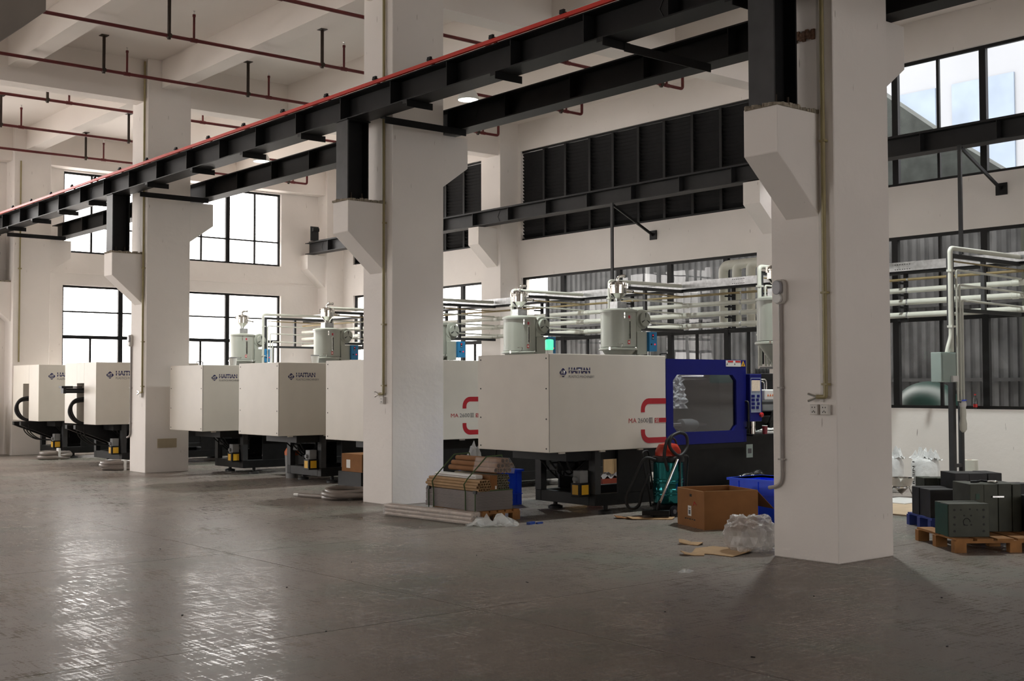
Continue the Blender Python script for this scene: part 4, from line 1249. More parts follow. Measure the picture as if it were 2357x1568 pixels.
# brackets that hold the pipes
for k, y in enumerate([-4.0, -0.6, 1.0, 4.55, 7.4, 8.25, 10.95, 13.8, 17.4, 21.2]):
    t = thing('rack_bracket', (RX + 0.12, y, 2.74), ORD[k] + ' dark rack bracket holding the wall pipes, counted from the viewer end', 'bracket', 'brackets along the pipe rack')
    build('upright', MB().box(RX + 0.06, RX + 0.11, y - 0.03, y + 0.03, 2.74, 3.535), STEEL, t)
    for z in (2.765, 2.98, 3.18, 3.38):
        build('arm', MB().box(RX - 0.14, RX + 0.06, y - 0.03, y + 0.03, z - 0.025, z + 0.005), STEEL, t)

def service_frame(y, label, to_floor):
    t = thing('service_frame', (6.3, y, 0 if to_floor else 2.0), label, 'steel frame', 'service frames from the pipe rack to the machines')
    x0 = 6.30
    zl = 0.0 if to_floor else 2.03
    build('post', MB().box(x0, x0 + 0.07, y - 0.04, y + 0.04, zl, 3.57), STEELG, t)
    build('post', MB().box(x0 + 0.24, x0 + 0.30, y - 0.03, y + 0.03, zl, 2.735), STEELG, t)
    build('crossbar', MB().box(x0 + 0.07, RX + 0.05, y - 0.03, y + 0.03, 3.51, 3.57), STEELG, t)
    build('crossbar', MB().box(x0 + 0.07, RX + 0.05, y - 0.03, y + 0.03, 2.735, 2.79), STEELG, t)
    build('upright', MB().box(7.22, 7.28, y - 0.03, y + 0.03, 2.79, 3.51), STEELG, t)
    for z in (([0.5, 1.55] if to_floor else [])):
        build('rung', MB().box(x0 + 0.07, x0 + 0.24, y - 0.025, y + 0.025, z, z + 0.05), STEELG, t)
    # supply pipes fixed to the frame
    zz = 2.0 if not to_floor else 2.15
    build('feed_pipe', MB().tube(elbow_path([(x0 - 0.06, y - 0.06, zz), (x0 - 0.06, y - 0.06, 3.64), (RX - 0.05, y - 0.06, 3.64)], 0.07), 0.035, 12), PVC, t, smooth=50)
    for k, (z, xx) in enumerate(((3.33, 0.02), (3.12, 0.10), (2.90, 0.17))):
        ye = y - 0.075
        build('branch_pipe', MB().tube(elbow_path([(x0 + xx + 0.05, ye, 1.45 if to_floor else 2.0), (x0 + xx + 0.05, ye, z), (RX - 0.03, ye, z - 0.03)], 0.04), 0.017, 10), PVC if k else PVC, t, smooth=50)
    build('air_branch', MB().tube(elbow_path([(x0 + 0.1, y - 0.03, 3.46), (RX - 0.02, y - 0.1, 3.43)], 0.04), 0.013, 8), PVCB, t, smooth=50)
    for z in (3.3, 2.5):
        build('pipe_saddle', MB().box(x0 - 0.10, x0, y - 0.10, y - 0.02, z, z + 0.03), PVC, t)
    return t
for y, lb in zip(FY, FL):
    service_frame(y, lb, y < 3)
# distribution box hanging on the near frame
GG = mat('pale_green_box_paint', (0.36, 0.45, 0.42), 0.45, 0, 0.03)
db = thing('distribution_box', (6.05, 2.5, 1.78), 'pale green electrical box on the service frame by the right window', 'electrical box')
build('box_body', MB().box(5.83, 6.22, 2.42, 2.58, 1.72, 2.14), GG, db, 0.006)
build('box_door', MB().box(5.86, 6.20, 2.41, 2.42, 1.74, 2.12), GG, db)
build('outlet', MB().box(6.05, 6.20, 2.365, 2.408, 1.725, 1.81), WHITEP, db, 0.006)
build('conduit', MB().tube(smooth_path([(6.12, 2.5, 2.14), (6.15, 2.5, 2.22), (6.22, 2.5, 2.36), (6.24, 2.5, 2.46)]), 0.03, 10), PVC, db, smooth=50)
rv = thing('ball_valve', (6.45, 2.48, 1.5), 'small chrome valve between the posts of the near service frame', 'valve')
build('valve_body', MB().tube([(6.40, 2.47, 1.44), (6.52, 2.47, 1.44)], 0.02, 10), CHROME, rv, smooth=40)
build('valve_lever', MB().box(6.42, 6.52, 2.44, 2.455, 1.455, 1.468), BLUEP, rv)
gl = thing('work_glove', (6.46, 2.47, 1.0), 'pale work glove hanging from the service frame', 'glove')
build('glove_body', MB().lathe((6.47, 2.47, 1.0), [(0.02, 0), (0.05, 0.04), (0.055, 0.12), (0.04, 0.2), (0.045, 0.26), (0.04, 0.38)], 10), PVC, gl, smooth=60)
build('cuff', MB().lathe((6.47, 2.47, 1.36), [(0.042, 0), (0.05, 0.03), (0.05, 0.07)], 10), WHITEP, gl, smooth=60)
# white drop pipes of the main supply near the hidden pilaster
for k, y in enumerate((9.28, 8.93, 8.58)):
    t = thing('riser_pipe', (9.2, y, 2.8), ('left', 'middle', 'right')[k] + ' thick pale riser pipe of the three bending over the cable tray', 'pipe', 'thick riser pipes above the cable tray')
    build('pipe', MB().tube([(9.25, y, 2.84), (9.25, y, 3.86)], 0.085, 16), PVC, t, smooth=40)
    build('elbow', MB().tube(elbow_path([(9.25, y, 3.84), (9.25, y, 4.10), (9.25, y - 0.45, 4.10)], 0.16), 0.095, 16), PVC, t, smooth=60)

# ================================================================== FIXTURES ON THE COLUMNS
CONDT = mat('olive_tan_conduit', (0.30, 0.25, 0.12), 0.5, 0, 0.1)
BOXC = mat('pale_socket_plastic', (0.60, 0.57, 0.53), 0.45, 0, 0.02)
def column_conduit(y, dy, label):
    t = thing('conduit_pipe', (-0.03, y + dy, 1.5), label, 'conduit')
    yy = y + dy
    build('pipe', MB().tube([(-0.035, yy, 1.60), (-0.035, yy, 8.1)], 0.021, 10), CONDT, t, smooth=40)
    build('wire_duct', MB().box(-0.016, 0.0, yy + 0.045, yy + 0.075, 1.52, 8.1), BOXC, t)
    for z in (1.68, 2.55, 4.0, 5.6):
        build('pipe_saddle', MB().box(-0.06, 0.0, yy - 0.032, yy + 0.032, z, z + 0.02), CONDT, t)
    v = build('tap', MB().tube(elbow_path([(-0.035, yy, 1.62), (-0.035, yy, 1.57), (-0.04, yy + 0.10, 1.57)], 0.02), 0.02, 10), CONDT, t, smooth=50)
    build('tap_nozzle', MB().tube([(-0.04, yy + 0.09, 1.57), (-0.05, yy + 0.19, 1.60)], 0.014, 8).tube([(-0.04, yy + 0.09, 1.57), (-0.05, yy + 0.19, 1.53)], 0.014, 8), CHROME, v, smooth=40)
    return t
column_conduit(0.0, 0.10, 'tan conduit with an air tap down the nearest column')
column_conduit(7.45, 0.17, 'tan conduit with an air tap down the second column')
column_conduit(16.0, 0.09, 'tan conduit with an air tap down the third column')
t = thing('conduit_pipe', (0.15, 24.07, 2.3), 'thin brown conduit on the column by the end wall', 'conduit')
build('pipe', MB().tube([(0.15, 24.08, 2.3), (0.15, 24.08, 7.3)], 0.018, 8), CONDT, t, smooth=40)
build('pipe_saddle', MB().box(0.11, 0.19, 24.06, 24.10, 4.6, 4.63), CONDT, t)
def socket(x, y, z, label, group):
    t = thing('socket_box', (x, y, z), label, 'socket', group)
    build('box_body', MB().box(x - 0.045, x, y - 0.045, y + 0.045, z, z + 0.10), BOXC, t, 0.006)
    for dy, dz in ((-0.015, 0.07), (0.015, 0.07), (0.0, 0.035), (-0.014, 0.025), (0.014, 0.025)):
        build('socket_hole', MB().box(x - 0.0465, x - 0.0445, y + dy - 0.004, y + dy + 0.004, z + dz - 0.006, z + dz + 0.006), BLACK, t)
    return t
socket(0, 0.235, 1.40, 'left of the two socket boxes on the nearest column', 'sockets on the columns')
socket(0, 0.115, 1.40, 'right of the two socket boxes on the nearest column', 'sockets on the columns')
socket(0, 7.66, 1.43, 'socket box on the second column', 'sockets on the columns')
socket(0, 16.16, 1.47, 'socket box on the third column', 'sockets on the columns')
LENS = mat('grey_lamp_lens', (0.33, 0.33, 0.36), 0.3, 0, 0.03)
def wall_unit(y, label):
    t = thing('wall_sensor', (-0.04, y, 2.48), label, 'sensor')
    def pill(name, r, h, x0, x1, zc, m_, par):
        poly = []
        for k in range(13):
            a = k / 12 * math.pi
            poly.append((r * math.cos(a), h / 2 - r + r * math.sin(a)))
        for k in range(13):
            a = math.pi + k / 12 * math.pi
            poly.append((r * math.cos(a), -h / 2 + r + r * math.sin(a)))
        return build(name, MB().prism(poly, (x0, y, zc), (0, 1, 0), (0, 0, 1), (x1 - x0, 0, 0)), m_, par, 0.006)
    pill('back_plate', 0.065, 0.25, 0.0, -0.05, 2.60, BOXC, t)
    pill('lens', 0.05, 0.14, -0.05, -0.085, 2.64, LENS, t)
    pill('lens', 0.05, 0.10, -0.05, -0.075, 2.535, WHITEP, t)
    build('conduit', MB().tube(elbow_path([(-0.02, y, 2.48), (-0.02, y, 0.70), (-0.02, y + 0.16, 0.67)], 0.10), 0.018, 10), mat('grey_conduit', (0.36, 0.33, 0.31), 0.5), t, smooth=50)
    for z in (1.65, 0.95):
        build('conduit_saddle', MB().box(-0.045, 0.0, y - 0.03, y + 0.03, z, z + 0.015), MATS['grey_conduit'], t)
    return t
wall_unit(0.635, 'white pill-shaped sensor with a conduit on the nearest column')
wall_unit(16.69, 'white pill-shaped sensor with a conduit on the third column')
tag(build('cover_plate', MB().box(0.245, 0.64, 15.985, 15.9995, 0.48, 0.66).box(0.27, 0.36, 15.98, 15.985, 0.485, 0.50).box(0.52, 0.61, 15.98, 15.985, 0.485, 0.50), mat('beige_cover_plate', (0.42, 0.36, 0.25), 0.6)), 'blank beige cover plate low on the third column', 'cover plate')
mb = MB()
for i in range(7):
    mb.box(-0.02 - 0.004 * (i % 2), 0.0, 0.20 + i * 0.035, 0.235 + i * 0.035, 5.02 + 0.012 * (i % 3), 5.13 - 0.01 * ((i + 1) % 3))
tag(build('chipped_patch', mb, mat('exposed_brick', (0.20, 0.11, 0.07), 0.95, 0, 0.35, 30, 0.8, 60)), 'rough brown chipped patch beside the post on the nearest column', 'chipped patch')

# ================================================================== THINGS ON THE FLOOR
def frame2(o, ang):
    """local (a, b) axes on the floor turned by ang from +x/+y"""
    ca, sa = math.cos(ang), math.sin(ang)
    return lambda u, v, z=0.0: (o[0] + u * ca - v * sa, o[1] + u * sa + v * ca, z)

def lbox(mb, F, u0, u1, v0, v1, z0, z1):
    v = [F(u, w, z) for z in (z0, z1) for w in (v0, v1) for u in (u0, u1)]
    return mb.add(v, [(0, 2, 3, 1), (4, 5, 7, 6), (0, 1, 5, 4), (2, 6, 7, 3), (0, 4, 6, 2), (1, 3, 7, 5)])

def crumple(c, sx, sy, h, ang=0.0, nx=14, ny=10, seed=1, flat=0.25):
    """crumpled sheet lying on c; has a ragged outline and sharp folds"""
    rnd = random.Random(seed)
    F = frame2(c, ang)
    vs_, fs = [], []
    for j in range(ny + 1):
        for i in range(nx + 1):
            u, v = i / nx - 0.5, j / ny - 0.5
            e = 1 - max(abs(u), abs(v)) * 2
            z = rnd.random() ** 1.6 * h * min(1, flat + e * 1.6)
            vs_.append(F((u + rnd.uniform(-.3, .3) / nx) * sx, (v + rnd.uniform(-.3, .3) / ny) * sy, c[2] + 0.003 + z))
    for j in range(ny):
        for i in range(nx):
            a = j * (nx + 1) + i
            fs.append((a, a + 1, a + nx + 2) if (i + j) % 2 else (a, a + 1, a + nx + 1))
            fs.append((a, a + nx + 2, a + nx + 1) if (i + j) % 2 else (a + 1, a + nx + 2, a + nx + 1))
    return MB().add(vs_, fs)

def lump(c, rx, ry, h, seed=1, sub=4, amp=0.16, k=5.0, power=0.75):
    """wrinkled rounded bundle resting on its flattened underside"""
    from mathutils import noise as nz
    bm = bmesh.new()
    bmesh.ops.create_icosphere(bm, subdivisions=sub, radius=1)
    mb = MB()
    idx = {}
    for i, v in enumerate(bm.verts):
        p = v.co
        f = 1 + amp * nz.noise(p * k * 0.5 + Vector((seed, 0, 0))) + amp * 0.6 * abs(nz.noise(p * k * 1.7 + Vector((0, seed, 0))))
        z = p.z
        zz = math.copysign(abs(z) ** power, z)
        z2 = max(0.0, (zz * f + 0.8) / 1.8)
        mb.v.append((c[0] + p.x * rx * f, c[1] + p.y * ry * f, c[2] + z2 * h))
        idx[v] = i
    for f in bm.faces:
        mb.f.append(tuple(idx[v] for v in f.verts))
    bm.free()
    return mb

FILM = film_mat('clear_film', 0.38)
BUBBLE = film_mat('bubble_wrap', 0.50, (0.52, 0.49, 0.475))

def pallet(F, u1, v1, m_, label, name='wooden_pallet', hgt=0.14, boards=6, loc=None):
    t = thing(name, F(u1 / 2, v1 / 2, 0), label, 'pallet')
    bw = u1 / (boards * 1.25)
    for i in range(boards):
        c = (i + 0.5) * u1 / boards
        build('deck_board', lbox(MB(), F, c - bw / 2, c + bw / 2, 0, v1, hgt - 0.022, hgt), m_, t)
    for j in (0.0, 0.5, 1.0):
        v = j * (v1 - 0.09)
        build('stringer', lbox(MB(), F, 0, u1, v, v + 0.09, hgt - 0.044, hgt - 0.022), m_, t)
        for i in (0.0, 0.5, 1.0):
            u = i * (u1 - 0.12)
            build('block', lbox(MB(), F, u, u + 0.12, v, v + 0.09, 0.0, hgt - 0.044), m_, t)
    return t

# ---- tied bundles of cardboard tubes on a pallet
PF = frame2((-0.38, 5.03), -0.035)
pallet(frame2((-0.33, 4.99), -0.035), 0.60, 1.10, WOOD, 'wooden pallet under the tied cardboard tubes', hgt=0.13, boards=5)
GREYB = mat('grey_board', (0.235, 0.21, 0.205), 0.8, 0, 0.08, 4)
bs = thing('board_stack', PF(0.28, 0.56, 0.13), 'stack of grey boards under the cardboard tubes', 'board stack')
mb = MB()
z = 0.132
rb = random.Random(3)
while z < 0.36:
    dx = rb.uniform(-0.006, 0.006)
    lbox(mb, PF, dx, 0.56 + dx, rb.uniform(-0.005, 0.005), 1.13, z, z + 0.0105)
    z += 0.0125
p = build('boards', mb, GREYB, bs)
p['kind'] = 'stuff'
def tube_mesh(r, ln, n_=10, wall=0.25):
    """paper tube along +v: hollow"""
    vs_, fs = [], []
    for (rr, v) in ((r, 0), (r, ln), (r * (1 - wall), ln), (r * (1 - wall), 0)):
        for j in range(n_):
            a = 2 * math.pi * j / n_
            vs_.append((rr * math.cos(a), v, rr * math.sin(a)))
    for q in range(4):
        for j in range(n_):
            fs.append((q * n_ + j, q * n_ + (j + 1) % n_, ((q + 1) % 4) * n_ + (j + 1) % n_, ((q + 1) % 4) * n_ + j))
    return MB().add(vs_, fs)
TUBEG = mat('grey_brown_paper_tube', (0.26, 0.235, 0.17), 0.85, 0, 0.12, 6)
def tube_bundle(u0, z0, rows, r, v0, ln, m_, label, group):
    base = build('cardboard_tube', tube_mesh(r, ln), m_, origin=(0, 0, 0), smooth=40)
    tag(base, label, 'tube', group)
    base.rotation_euler = (0, 0, -0.035)
    first = True
    for k, (cnt, off) in enumerate(rows):
        for i in range(cnt):
            o = base if first else base.copy()
            if not first:
                link(o)
            first = False
            o.location = PF(u0 + off + (2 * i + 1) * r, v0 + random.uniform(-0.012, 0.012), z0 + r + k * r * 1.74)
tube_bundle(0.0, 0.372, [(5, 0.0), (6, -0.019), (5, 0.0), (4, 0.019)], 0.0195, -0.03, 1.13, CARDL, 'pale cardboard tube in the front bundle on the pallet', 'tubes in the front bundle')
tube_bundle(0.345, 0.372, [(6, 0.0), (5, 0.018), (6, 0.0), (5, 0.018), (6, 0.0), (5, 0.018)], 0.018, 0.06, 0.95, TUBEG, 'greyish cardboard tube in the rear bundle on the pallet', 'tubes in the rear bundle')
tube_bundle(0.27, 0.585, [(4, 0.0), (4, 0.035), (2, 0.10)], 0.034, 0.0, 1.0, CARD, 'thick brown cardboard tube in the film-wrapped bundle on top', 'tubes in the top bundle')
cx_ = thing('carton', PF(0.26, 0.2, 0.372), 'small brown carton wedged between the tube bundles', 'carton')
build('carton_body', lbox(MB(), PF, 0.225, 0.335, 0.02, 0.42, 0.372, 0.56), CARD, cx_)
build('label', lbox(MB(), PF, 0.30, 0.322, 0.016, 0.0195, 0.39, 0.43), WHITEP, cx_)
wp_ = thing('white_profile', PF(0.16, 0.5, 0.52), 'white wrapped profile lying on the front tube bundle', 'profile')
build('profile_body', lbox(MB(), PF, 0.09, 0.20, 0.14, 1.06, 0.512, 0.565), WHITEP, wp_, 0.012)
build('profile_groove', lbox(MB(), PF, 0.086, 0.0895, 0.16, 1.04, 0.535, 0.542), GREYB, wp_)
tag(build('film_wrap', MB().prism([(0.255, 0.60), (0.30, 0.77), (0.50, 0.775), (0.585, 0.66), (0.575, 0.575)], PF(0, -0.02, 0), Vector(PF(1, 0, 0)) - Vector(PF(0, 0, 0)), (0, 0, 1), Vector(PF(0, 0.45, 0)) - Vector(PF(0, 0, 0))), film_mat('thin_film', 0.16)), 'clear film wrapped around the top tube bundle', 'film')
STRAP = mat('green_strap', (0.06, 0.11, 0.035), 0.5, 0, 0.1)
for v, lb in ((0.93, 'green strap tied round the far end of the tube load'), (0.22, 'green strap tied round the near end of the tube load')):
    pts = [PF(-0.012, v, 0.05), PF(-0.014, v, 0.36), PF(-0.03, v + 0.01, 0.45), PF(0.02, v, 0.52), PF(0.28, v - 0.05, 0.79), PF(0.52, v - 0.05, 0.80), PF(0.60, v, 0.62), PF(0.585, v, 0.36), PF(0.575, v, 0.05)]
    mb = MB()
    for q in range(len(pts) - 1):
        mb.bar(pts[q], pts[q + 1], 0.016, 0.004, (0, 1, 0.01))
    tag(build('strap', mb, STRAP), lb, 'strap')
for v, lb in ((1.05, 'green strap round the grey boards, far one'), (0.02, 'green strap round the grey boards, near one')):
    pts = [PF(-0.008, v, 0.05), PF(-0.009, v, 0.375), PF(0.57, v, 0.376), PF(0.568, v, 0.05)]
    st = thing('strap', PF(0, v, 0.05), lb, 'strap')
    mb = MB()
    for q in range(3):
        mb.bar(pts[q], pts[q + 1], 0.014, 0.004, (0, 1, 0.01))
    build('band', mb, STRAP, st)
    build('buckle', lbox(MB(), PF, -0.02, 0.0, v - 0.03, v + 0.03, 0.345, 0.385), BLACK, st)
# long wrapped bundle on the floor in front
LF = frame2((-0.655, 4.80), 0.075)
lbn = thing('wrapped_bundle', LF(0.07, 0.85, 0), 'long film-wrapped bundle of pale tubes lying on the floor', 'bundle')
WRAPT = mat('wrapped_pale_tubes', (0.50, 0.40, 0.33), 0.35, 0, 0.12, 12, 0.4, 30)
for i in range(3):
    for k in range(3):
        build('tube', MB().tube([LF(0.035 + 0.048 * i, 0, 0.027 + 0.047 * k), LF(0.035 + 0.048 * i, 1.69, 0.027 + 0.047 * k)], 0.025, 8), WRAPT, lbn, smooth=40)
build('film_sleeve', MB().prism([(0.0, 0.0), (0.0, 0.148), (0.16, 0.155), (0.165, 0.0)], LF(0, -0.01, 0.001), Vector(LF(1, 0)) - Vector(LF(0, 0)), (0, 0, 1), Vector(LF(0, 1.72)) - Vector(LF(0, 0))), film_mat('sleeve_film', 0.22), lbn, 0.012)
tag(build('plastic_film', crumple(LF(0.17, -0.20, 0), 0.34, 0.62, 0.15, 0.9, 12, 10, 5, 0.2), FILM), 'crumpled clear film at the end of the long wrapped bundle', 'film')

# ---- blue crates
def crate(F, u1, v1, h, label, ribs_u, ribs_v):
    t = thing('blue_crate', F(u1 / 2, v1 / 2, 0), label, 'crate')
    w = 0.012
    build('crate_base', lbox(MB(), F, 0, u1, 0, v1, 0.0, 0.02), BLUEP, t)
    for a in ((0, u1, 0, w), (0, u1, v1 - w, v1), (0, w, w, v1 - w), (u1 - w, u1, w, v1 - w)):
        build('crate_side', lbox(MB(), F, *a, 0.02, h), BLUEP, t)
    mb = MB()
    lbox(mb, F, -0.025, u1 + 0.025, -0.025, w, h - 0.03, h)
    lbox(mb, F, -0.025, u1 + 0.025, v1 - w, v1 + 0.025, h - 0.03, h)
    lbox(mb, F, -0.025, w, w, v1 - w, h - 0.03, h)
    lbox(mb, F, u1 - w, u1 + 0.025, w, v1 - w, h - 0.03, h)
    build('rim', mb, BLUEP, t)
    for i in range(ribs_v):
        v = v1 * (i + 0.5) / ribs_v
        build('rib', lbox(MB(), F, -0.014, 0, v - 0.006, v + 0.006, 0.02, h - 0.03), BLUEP, t)
    for i in range(ribs_u):
        u = u1 * (i + 0.5) / ribs_u
        build('rib', lbox(MB(), F, u - 0.006, u + 0.006, -0.014, 0, 0.02, h - 0.03), BLUEP, t)
    build('rib', lbox(MB(), F, -0.018, 0, 0, v1, h * 0.62, h * 0.62 + 0.012), BLUEP, t)
    build('rib', lbox(MB(), F, 0, u1, -0.018, 0, h * 0.3, h * 0.3 + 0.012), BLUEP, t)
    return t
crate(frame2((2.30, 2.05), 0.0), 0.62, 1.22, 0.52, 'large blue plastic crate behind the open cardboard box', 3, 4)
crate(frame2((0.95, 6.40), 0.0), 0.55, 0.70, 0.50, 'blue plastic crate behind the tube pallet, under the machine row', 3, 3)

# ---- open cardboard box
BF = frame2((1.11, 2.64), R(-22))
ob = thing('cardboard_box', BF(0.35, 0.36, 0), 'open brown cardboard box in front of the nearest machine', 'box')
bu, bv, bh, tk_ = 0.70, 0.72, 0.447, 0.007
build('side_wall', lbox(MB(), BF, 0, bu, 0, tk_, 0, bh), CARD, ob)
build('side_wall', lbox(MB(), BF, 0, bu, bv - tk_, bv, 0, bh), CARD, ob)
build('side_wall', lbox(MB(), BF, 0, tk_, tk_, bv - tk_, 0, bh), CARD, ob)
build('side_wall', lbox(MB(), BF, bu - tk_, bu, tk_, bv - tk_, 0, bh), CARD, ob)
build('box_floor', lbox(MB(), BF, tk_, bu - tk_, tk_, bv - tk_, 0.0, tk_), CARD, ob)
def flap(name, a, b, c, d, m_):
    """quad with thickness"""
    n_ = (Vector(b) - Vector(a)).cross(Vector(d) - Vector(a)).normalized() * 0.005
    q = [Vector(p_) for p_ in (a, b, c, d)]
    mb = MB().add(q + [p_ + n_ for p_ in q], [(0, 1, 2, 3), (7, 6, 5, 4), (0, 4, 5, 1), (1, 5, 6, 2), (2, 6, 7, 3), (3, 7, 4, 0)])
    return build(name, mb, m_, ob)
flap('flap', BF(bu, 0.03, bh), BF(bu, bv - 0.03, bh), BF(bu + 0.24, bv - 0.05, bh - 0.23), BF(bu + 0.24, 0.05, bh - 0.23), CARD)
flap('flap', BF(0, 0.03, bh), BF(0, bv - 0.03, bh), BF(0.20, bv - 0.05, bh - 0.10), BF(0.20, 0.05, bh - 0.10), CARDL)
flap('flap', BF(0.03, 0, bh), BF(bu - 0.03, 0, bh), BF(bu - 0.05, 0.26, bh - 0.035), BF(0.05, 0.26, bh - 0.035), CARDL)
flap('flap', BF(0.03, bv, bh), BF(bu - 0.03, bv, bh), BF(bu - 0.05, bv + 0.12, bh - 0.32), BF(0.05, bv + 0.12, bh - 0.32), CARD)
build('shipping_label', lbox(MB(), BF, -0.002, -0.0005, 0.34, 0.43, 0.13, 0.25), WHITEP, ob)
build('label_print', lbox(MB(), BF, -0.0035, -0.002, 0.36, 0.41, 0.15, 0.20), PRINTG, ob)
build('label_print', lbox(MB(), BF, -0.0035, -0.002, 0.36, 0.41, 0.215, 0.225), PRINTG, ob)
for q in range(3):
    build('red_mark', MB().bar(BF(-0.002, 0.20 + 0.03 * q, 0.27 + 0.015 * q), BF(-0.002, 0.26 + 0.012 * q, 0.31 - 0.025 * q), 0.004, 0.006), REDP, ob)
for q in range(5):
    build('print_mark', lbox(MB(), BF, -0.002, -0.0005, 0.24 + 0.06 * q, 0.275 + 0.06 * q, 0.085 + 0.004 * (q % 2), 0.10), BLACK, ob)
build('print_mark', lbox(MB(), BF, -0.002, -0.0005, 0.33, 0.38, 0.36, 0.39), BLACK, ob)
tag(build('packing_bundle', lump((0.10, 1.13, 0.018), 0.24, 0.25, 0.34, 3, 4, 0.30, 6.5, 0.6), BUBBLE), 'bundle of crumpled clear wrap beside the nearest column', 'plastic wrap')
def scrap(c, sx, sy, ang, label, m_=CARDL, tilt=0.0, name='cardboard_scrap'):
    F = frame2(c, ang)
    mb = MB()
    poly = [(-.5, -.42), (0.05, -.5), (.5, -.38), (.46, .1), (.5, .45), (-.1, .5), (-.48, .38), (-.42, 0)]
    n_ = len(poly)
    v = []
    for dz in (0.0, 0.006):
        for i, (a, b) in enumerate(poly):
            v.append(F(a * sx, b * sy, 0.003 + dz + tilt * max(0, b) + (0.018 if i in (1, 5) else 0.0)))
    mb.add(v, [tuple(reversed(range(n_))), tuple(range(n_, 2 * n_))] + [(i, (i + 1) % n_, (i + 1) % n_ + n_, i + n_) for i in range(n_)])
    return tag(build(name, mb, m_), label, 'cardboard')
scrap((-0.15, 1.28), 0.62, 0.55, 0.3, 'flattened cardboard under the bundle of clear wrap')
scrap((0.06, 1.90), 0.20, 0.26, 0.4, 'small cardboard scrap farther from the viewer on the floor', CARDL, 0.05)
scrap((-0.55, 1.33), 0.17, 0.24, 0.9, 'small cardboard scrap nearer to the viewer on the floor', CARDL, 0.04)
scrap((1.50, 3.88), 0.22, 0.62, 0.9, 'flat cardboard piece in front of the vacuum cleaner', CARDL, 0.02)
scrap((1.33, 4.10), 0.16, 0.36, 0.7, 'dark flat cardboard strip left of the vacuum cleaner', CARD, 0.03)
tag(build('plastic_film', crumple((-1.42, 0.63, 0), 0.22, 0.12, 0.02, 0.5, 8, 5, 9), FILM), 'tiny shred of clear film on the open floor', 'film')
# small debris on the open floor
deb = [(-4.6, 2.2), (-3.4, 3.1), (-5.3, 0.4), (-2.2, 2.7), (-3.0, -0.6), (-1.6, -0.9), (-0.9, -1.6), (-4.4, 5.2), (-2.9, 1.1), (-5.8, 1.6), (-3.7, -2.0), (-2.5, -2.6)]
for i, (x, y) in enumerate(deb):
    tag(build('debris', MB().cbox((x, y, 0.0), random.uniform(0.012, 0.03), random.uniform(0.006, 0.012), 0.006, random.uniform(0, 3)), BLACK), 'tiny dark crumb of debris on the open floor', 'debris', 'crumbs on the open floor')

# ---- vacuum cleaner
TEAL = mat('teal_reflecting_steel', (0.03, 0.26, 0.28), 0.12, 0.75, 0.12, 3)  # polished steel with its blue-green reflections painted into the colour
TEALB = mat('painted_blue_reflection', (0.02, 0.07, 0.45), 0.12, 0.7, 0.1, 3)  # reflection of blue surroundings painted on the tank as a strip
vx, vy = 1.98, 4.02
vc = thing('vacuum_cleaner', (vx, vy, 0), 'wet vacuum cleaner with a steel tank coloured by painted teal reflections, red head and black hose', 'vacuum cleaner')
build('trolley', MB().lathe((vx, vy, 0.09), [(0.20, 0), (0.215, 0.02), (0.215, 0.06), (0.19, 0.07)], 24), BLACK, vc, smooth=40)
prof = [(0.175, 0.16), (0.192, 0.18)]
for zr in (0.27, 0.31, 0.44, 0.48):
    prof += [(0.192, zr - 0.012), (0.200, zr), (0.192, zr + 0.012)]
prof += [(0.192, 0.68), (0.18, 0.70)]
build('tank', MB().lathe((vx, vy, 0), prof, 32), TEAL, vc, smooth=50)
vs_, fs = [], []
for i in range(5):
    a = R(232 + 5.5 * i + 70)
    for zz in (0.19, 0.67):
        vs_.append((vx + 0.2025 * math.cos(a), vy + 0.2025 * math.sin(a), zz))
for i in range(4):
    fs.append((2 * i, 2 * i + 2, 2 * i + 3, 2 * i + 1))
build('tank_reflection', MB().add(vs_, fs), TEALB, vc)
hd = build('motor_head', MB().lathe((vx, vy, 0), [(0.205, 0.70), (0.21, 0.73), (0.205, 0.76), (0.16, 0.78)], 28), BLACK, vc, smooth=40)
build('head_cover', MB().lathe((vx, vy, 0), [(0.17, 0.77), (0.165, 0.84), (0.12, 0.92), (0.04, 0.94)], 24), mat('red_orange_plastic', (0.50, 0.035, 0.015), 0.35), vc, smooth=40)
build('carry_handle', MB().tube(smooth_path([(vx - 0.12, vy - 0.08, 0.86), (vx - 0.08, vy - 0.05, 0.98), (vx + 0.06, vy - 0.05, 0.99), (vx + 0.12, vy - 0.06, 0.86)]), 0.014, 8), RUBBER, vc, smooth=60)
build('hose', MB().tube(smooth_path([(vx - 0.16, vy - 0.14, 0.60), (vx - 0.24, vy - 0.16, 0.80), (vx - 0.17, vy - 0.16, 0.99), (vx + 0.02, vy - 0.16, 1.07), (vx + 0.16, vy - 0.17, 1.03), (vx + 0.15, vy - 0.19, 0.88), (vx - 0.02, vy - 0.21, 0.78), (vx - 0.18, vy - 0.20, 0.90), (vx - 0.13, vy - 0.19, 1.03), (vx + 0.03, vy - 0.18, 1.08)], 8), 0.021, 10), RUBBER, vc, smooth=60)
build('hose', MB().tube(smooth_path([(vx - 0.19, vy + 0.02, 0.72), (vx - 0.33, vy + 0.10, 0.74), (vx - 0.42, vy + 0.18, 0.52), (vx - 0.52, vy + 0.24, 0.26), (vx - 0.50, vy + 0.22, 0.12), (vx - 0.40, vy + 0.15, 0.14), (vx - 0.36, vy + 0.12, 0.32), (vx - 0.30, vy + 0.05, 0.55)], 8), 0.021, 10), RUBBER, vc, smooth=60)
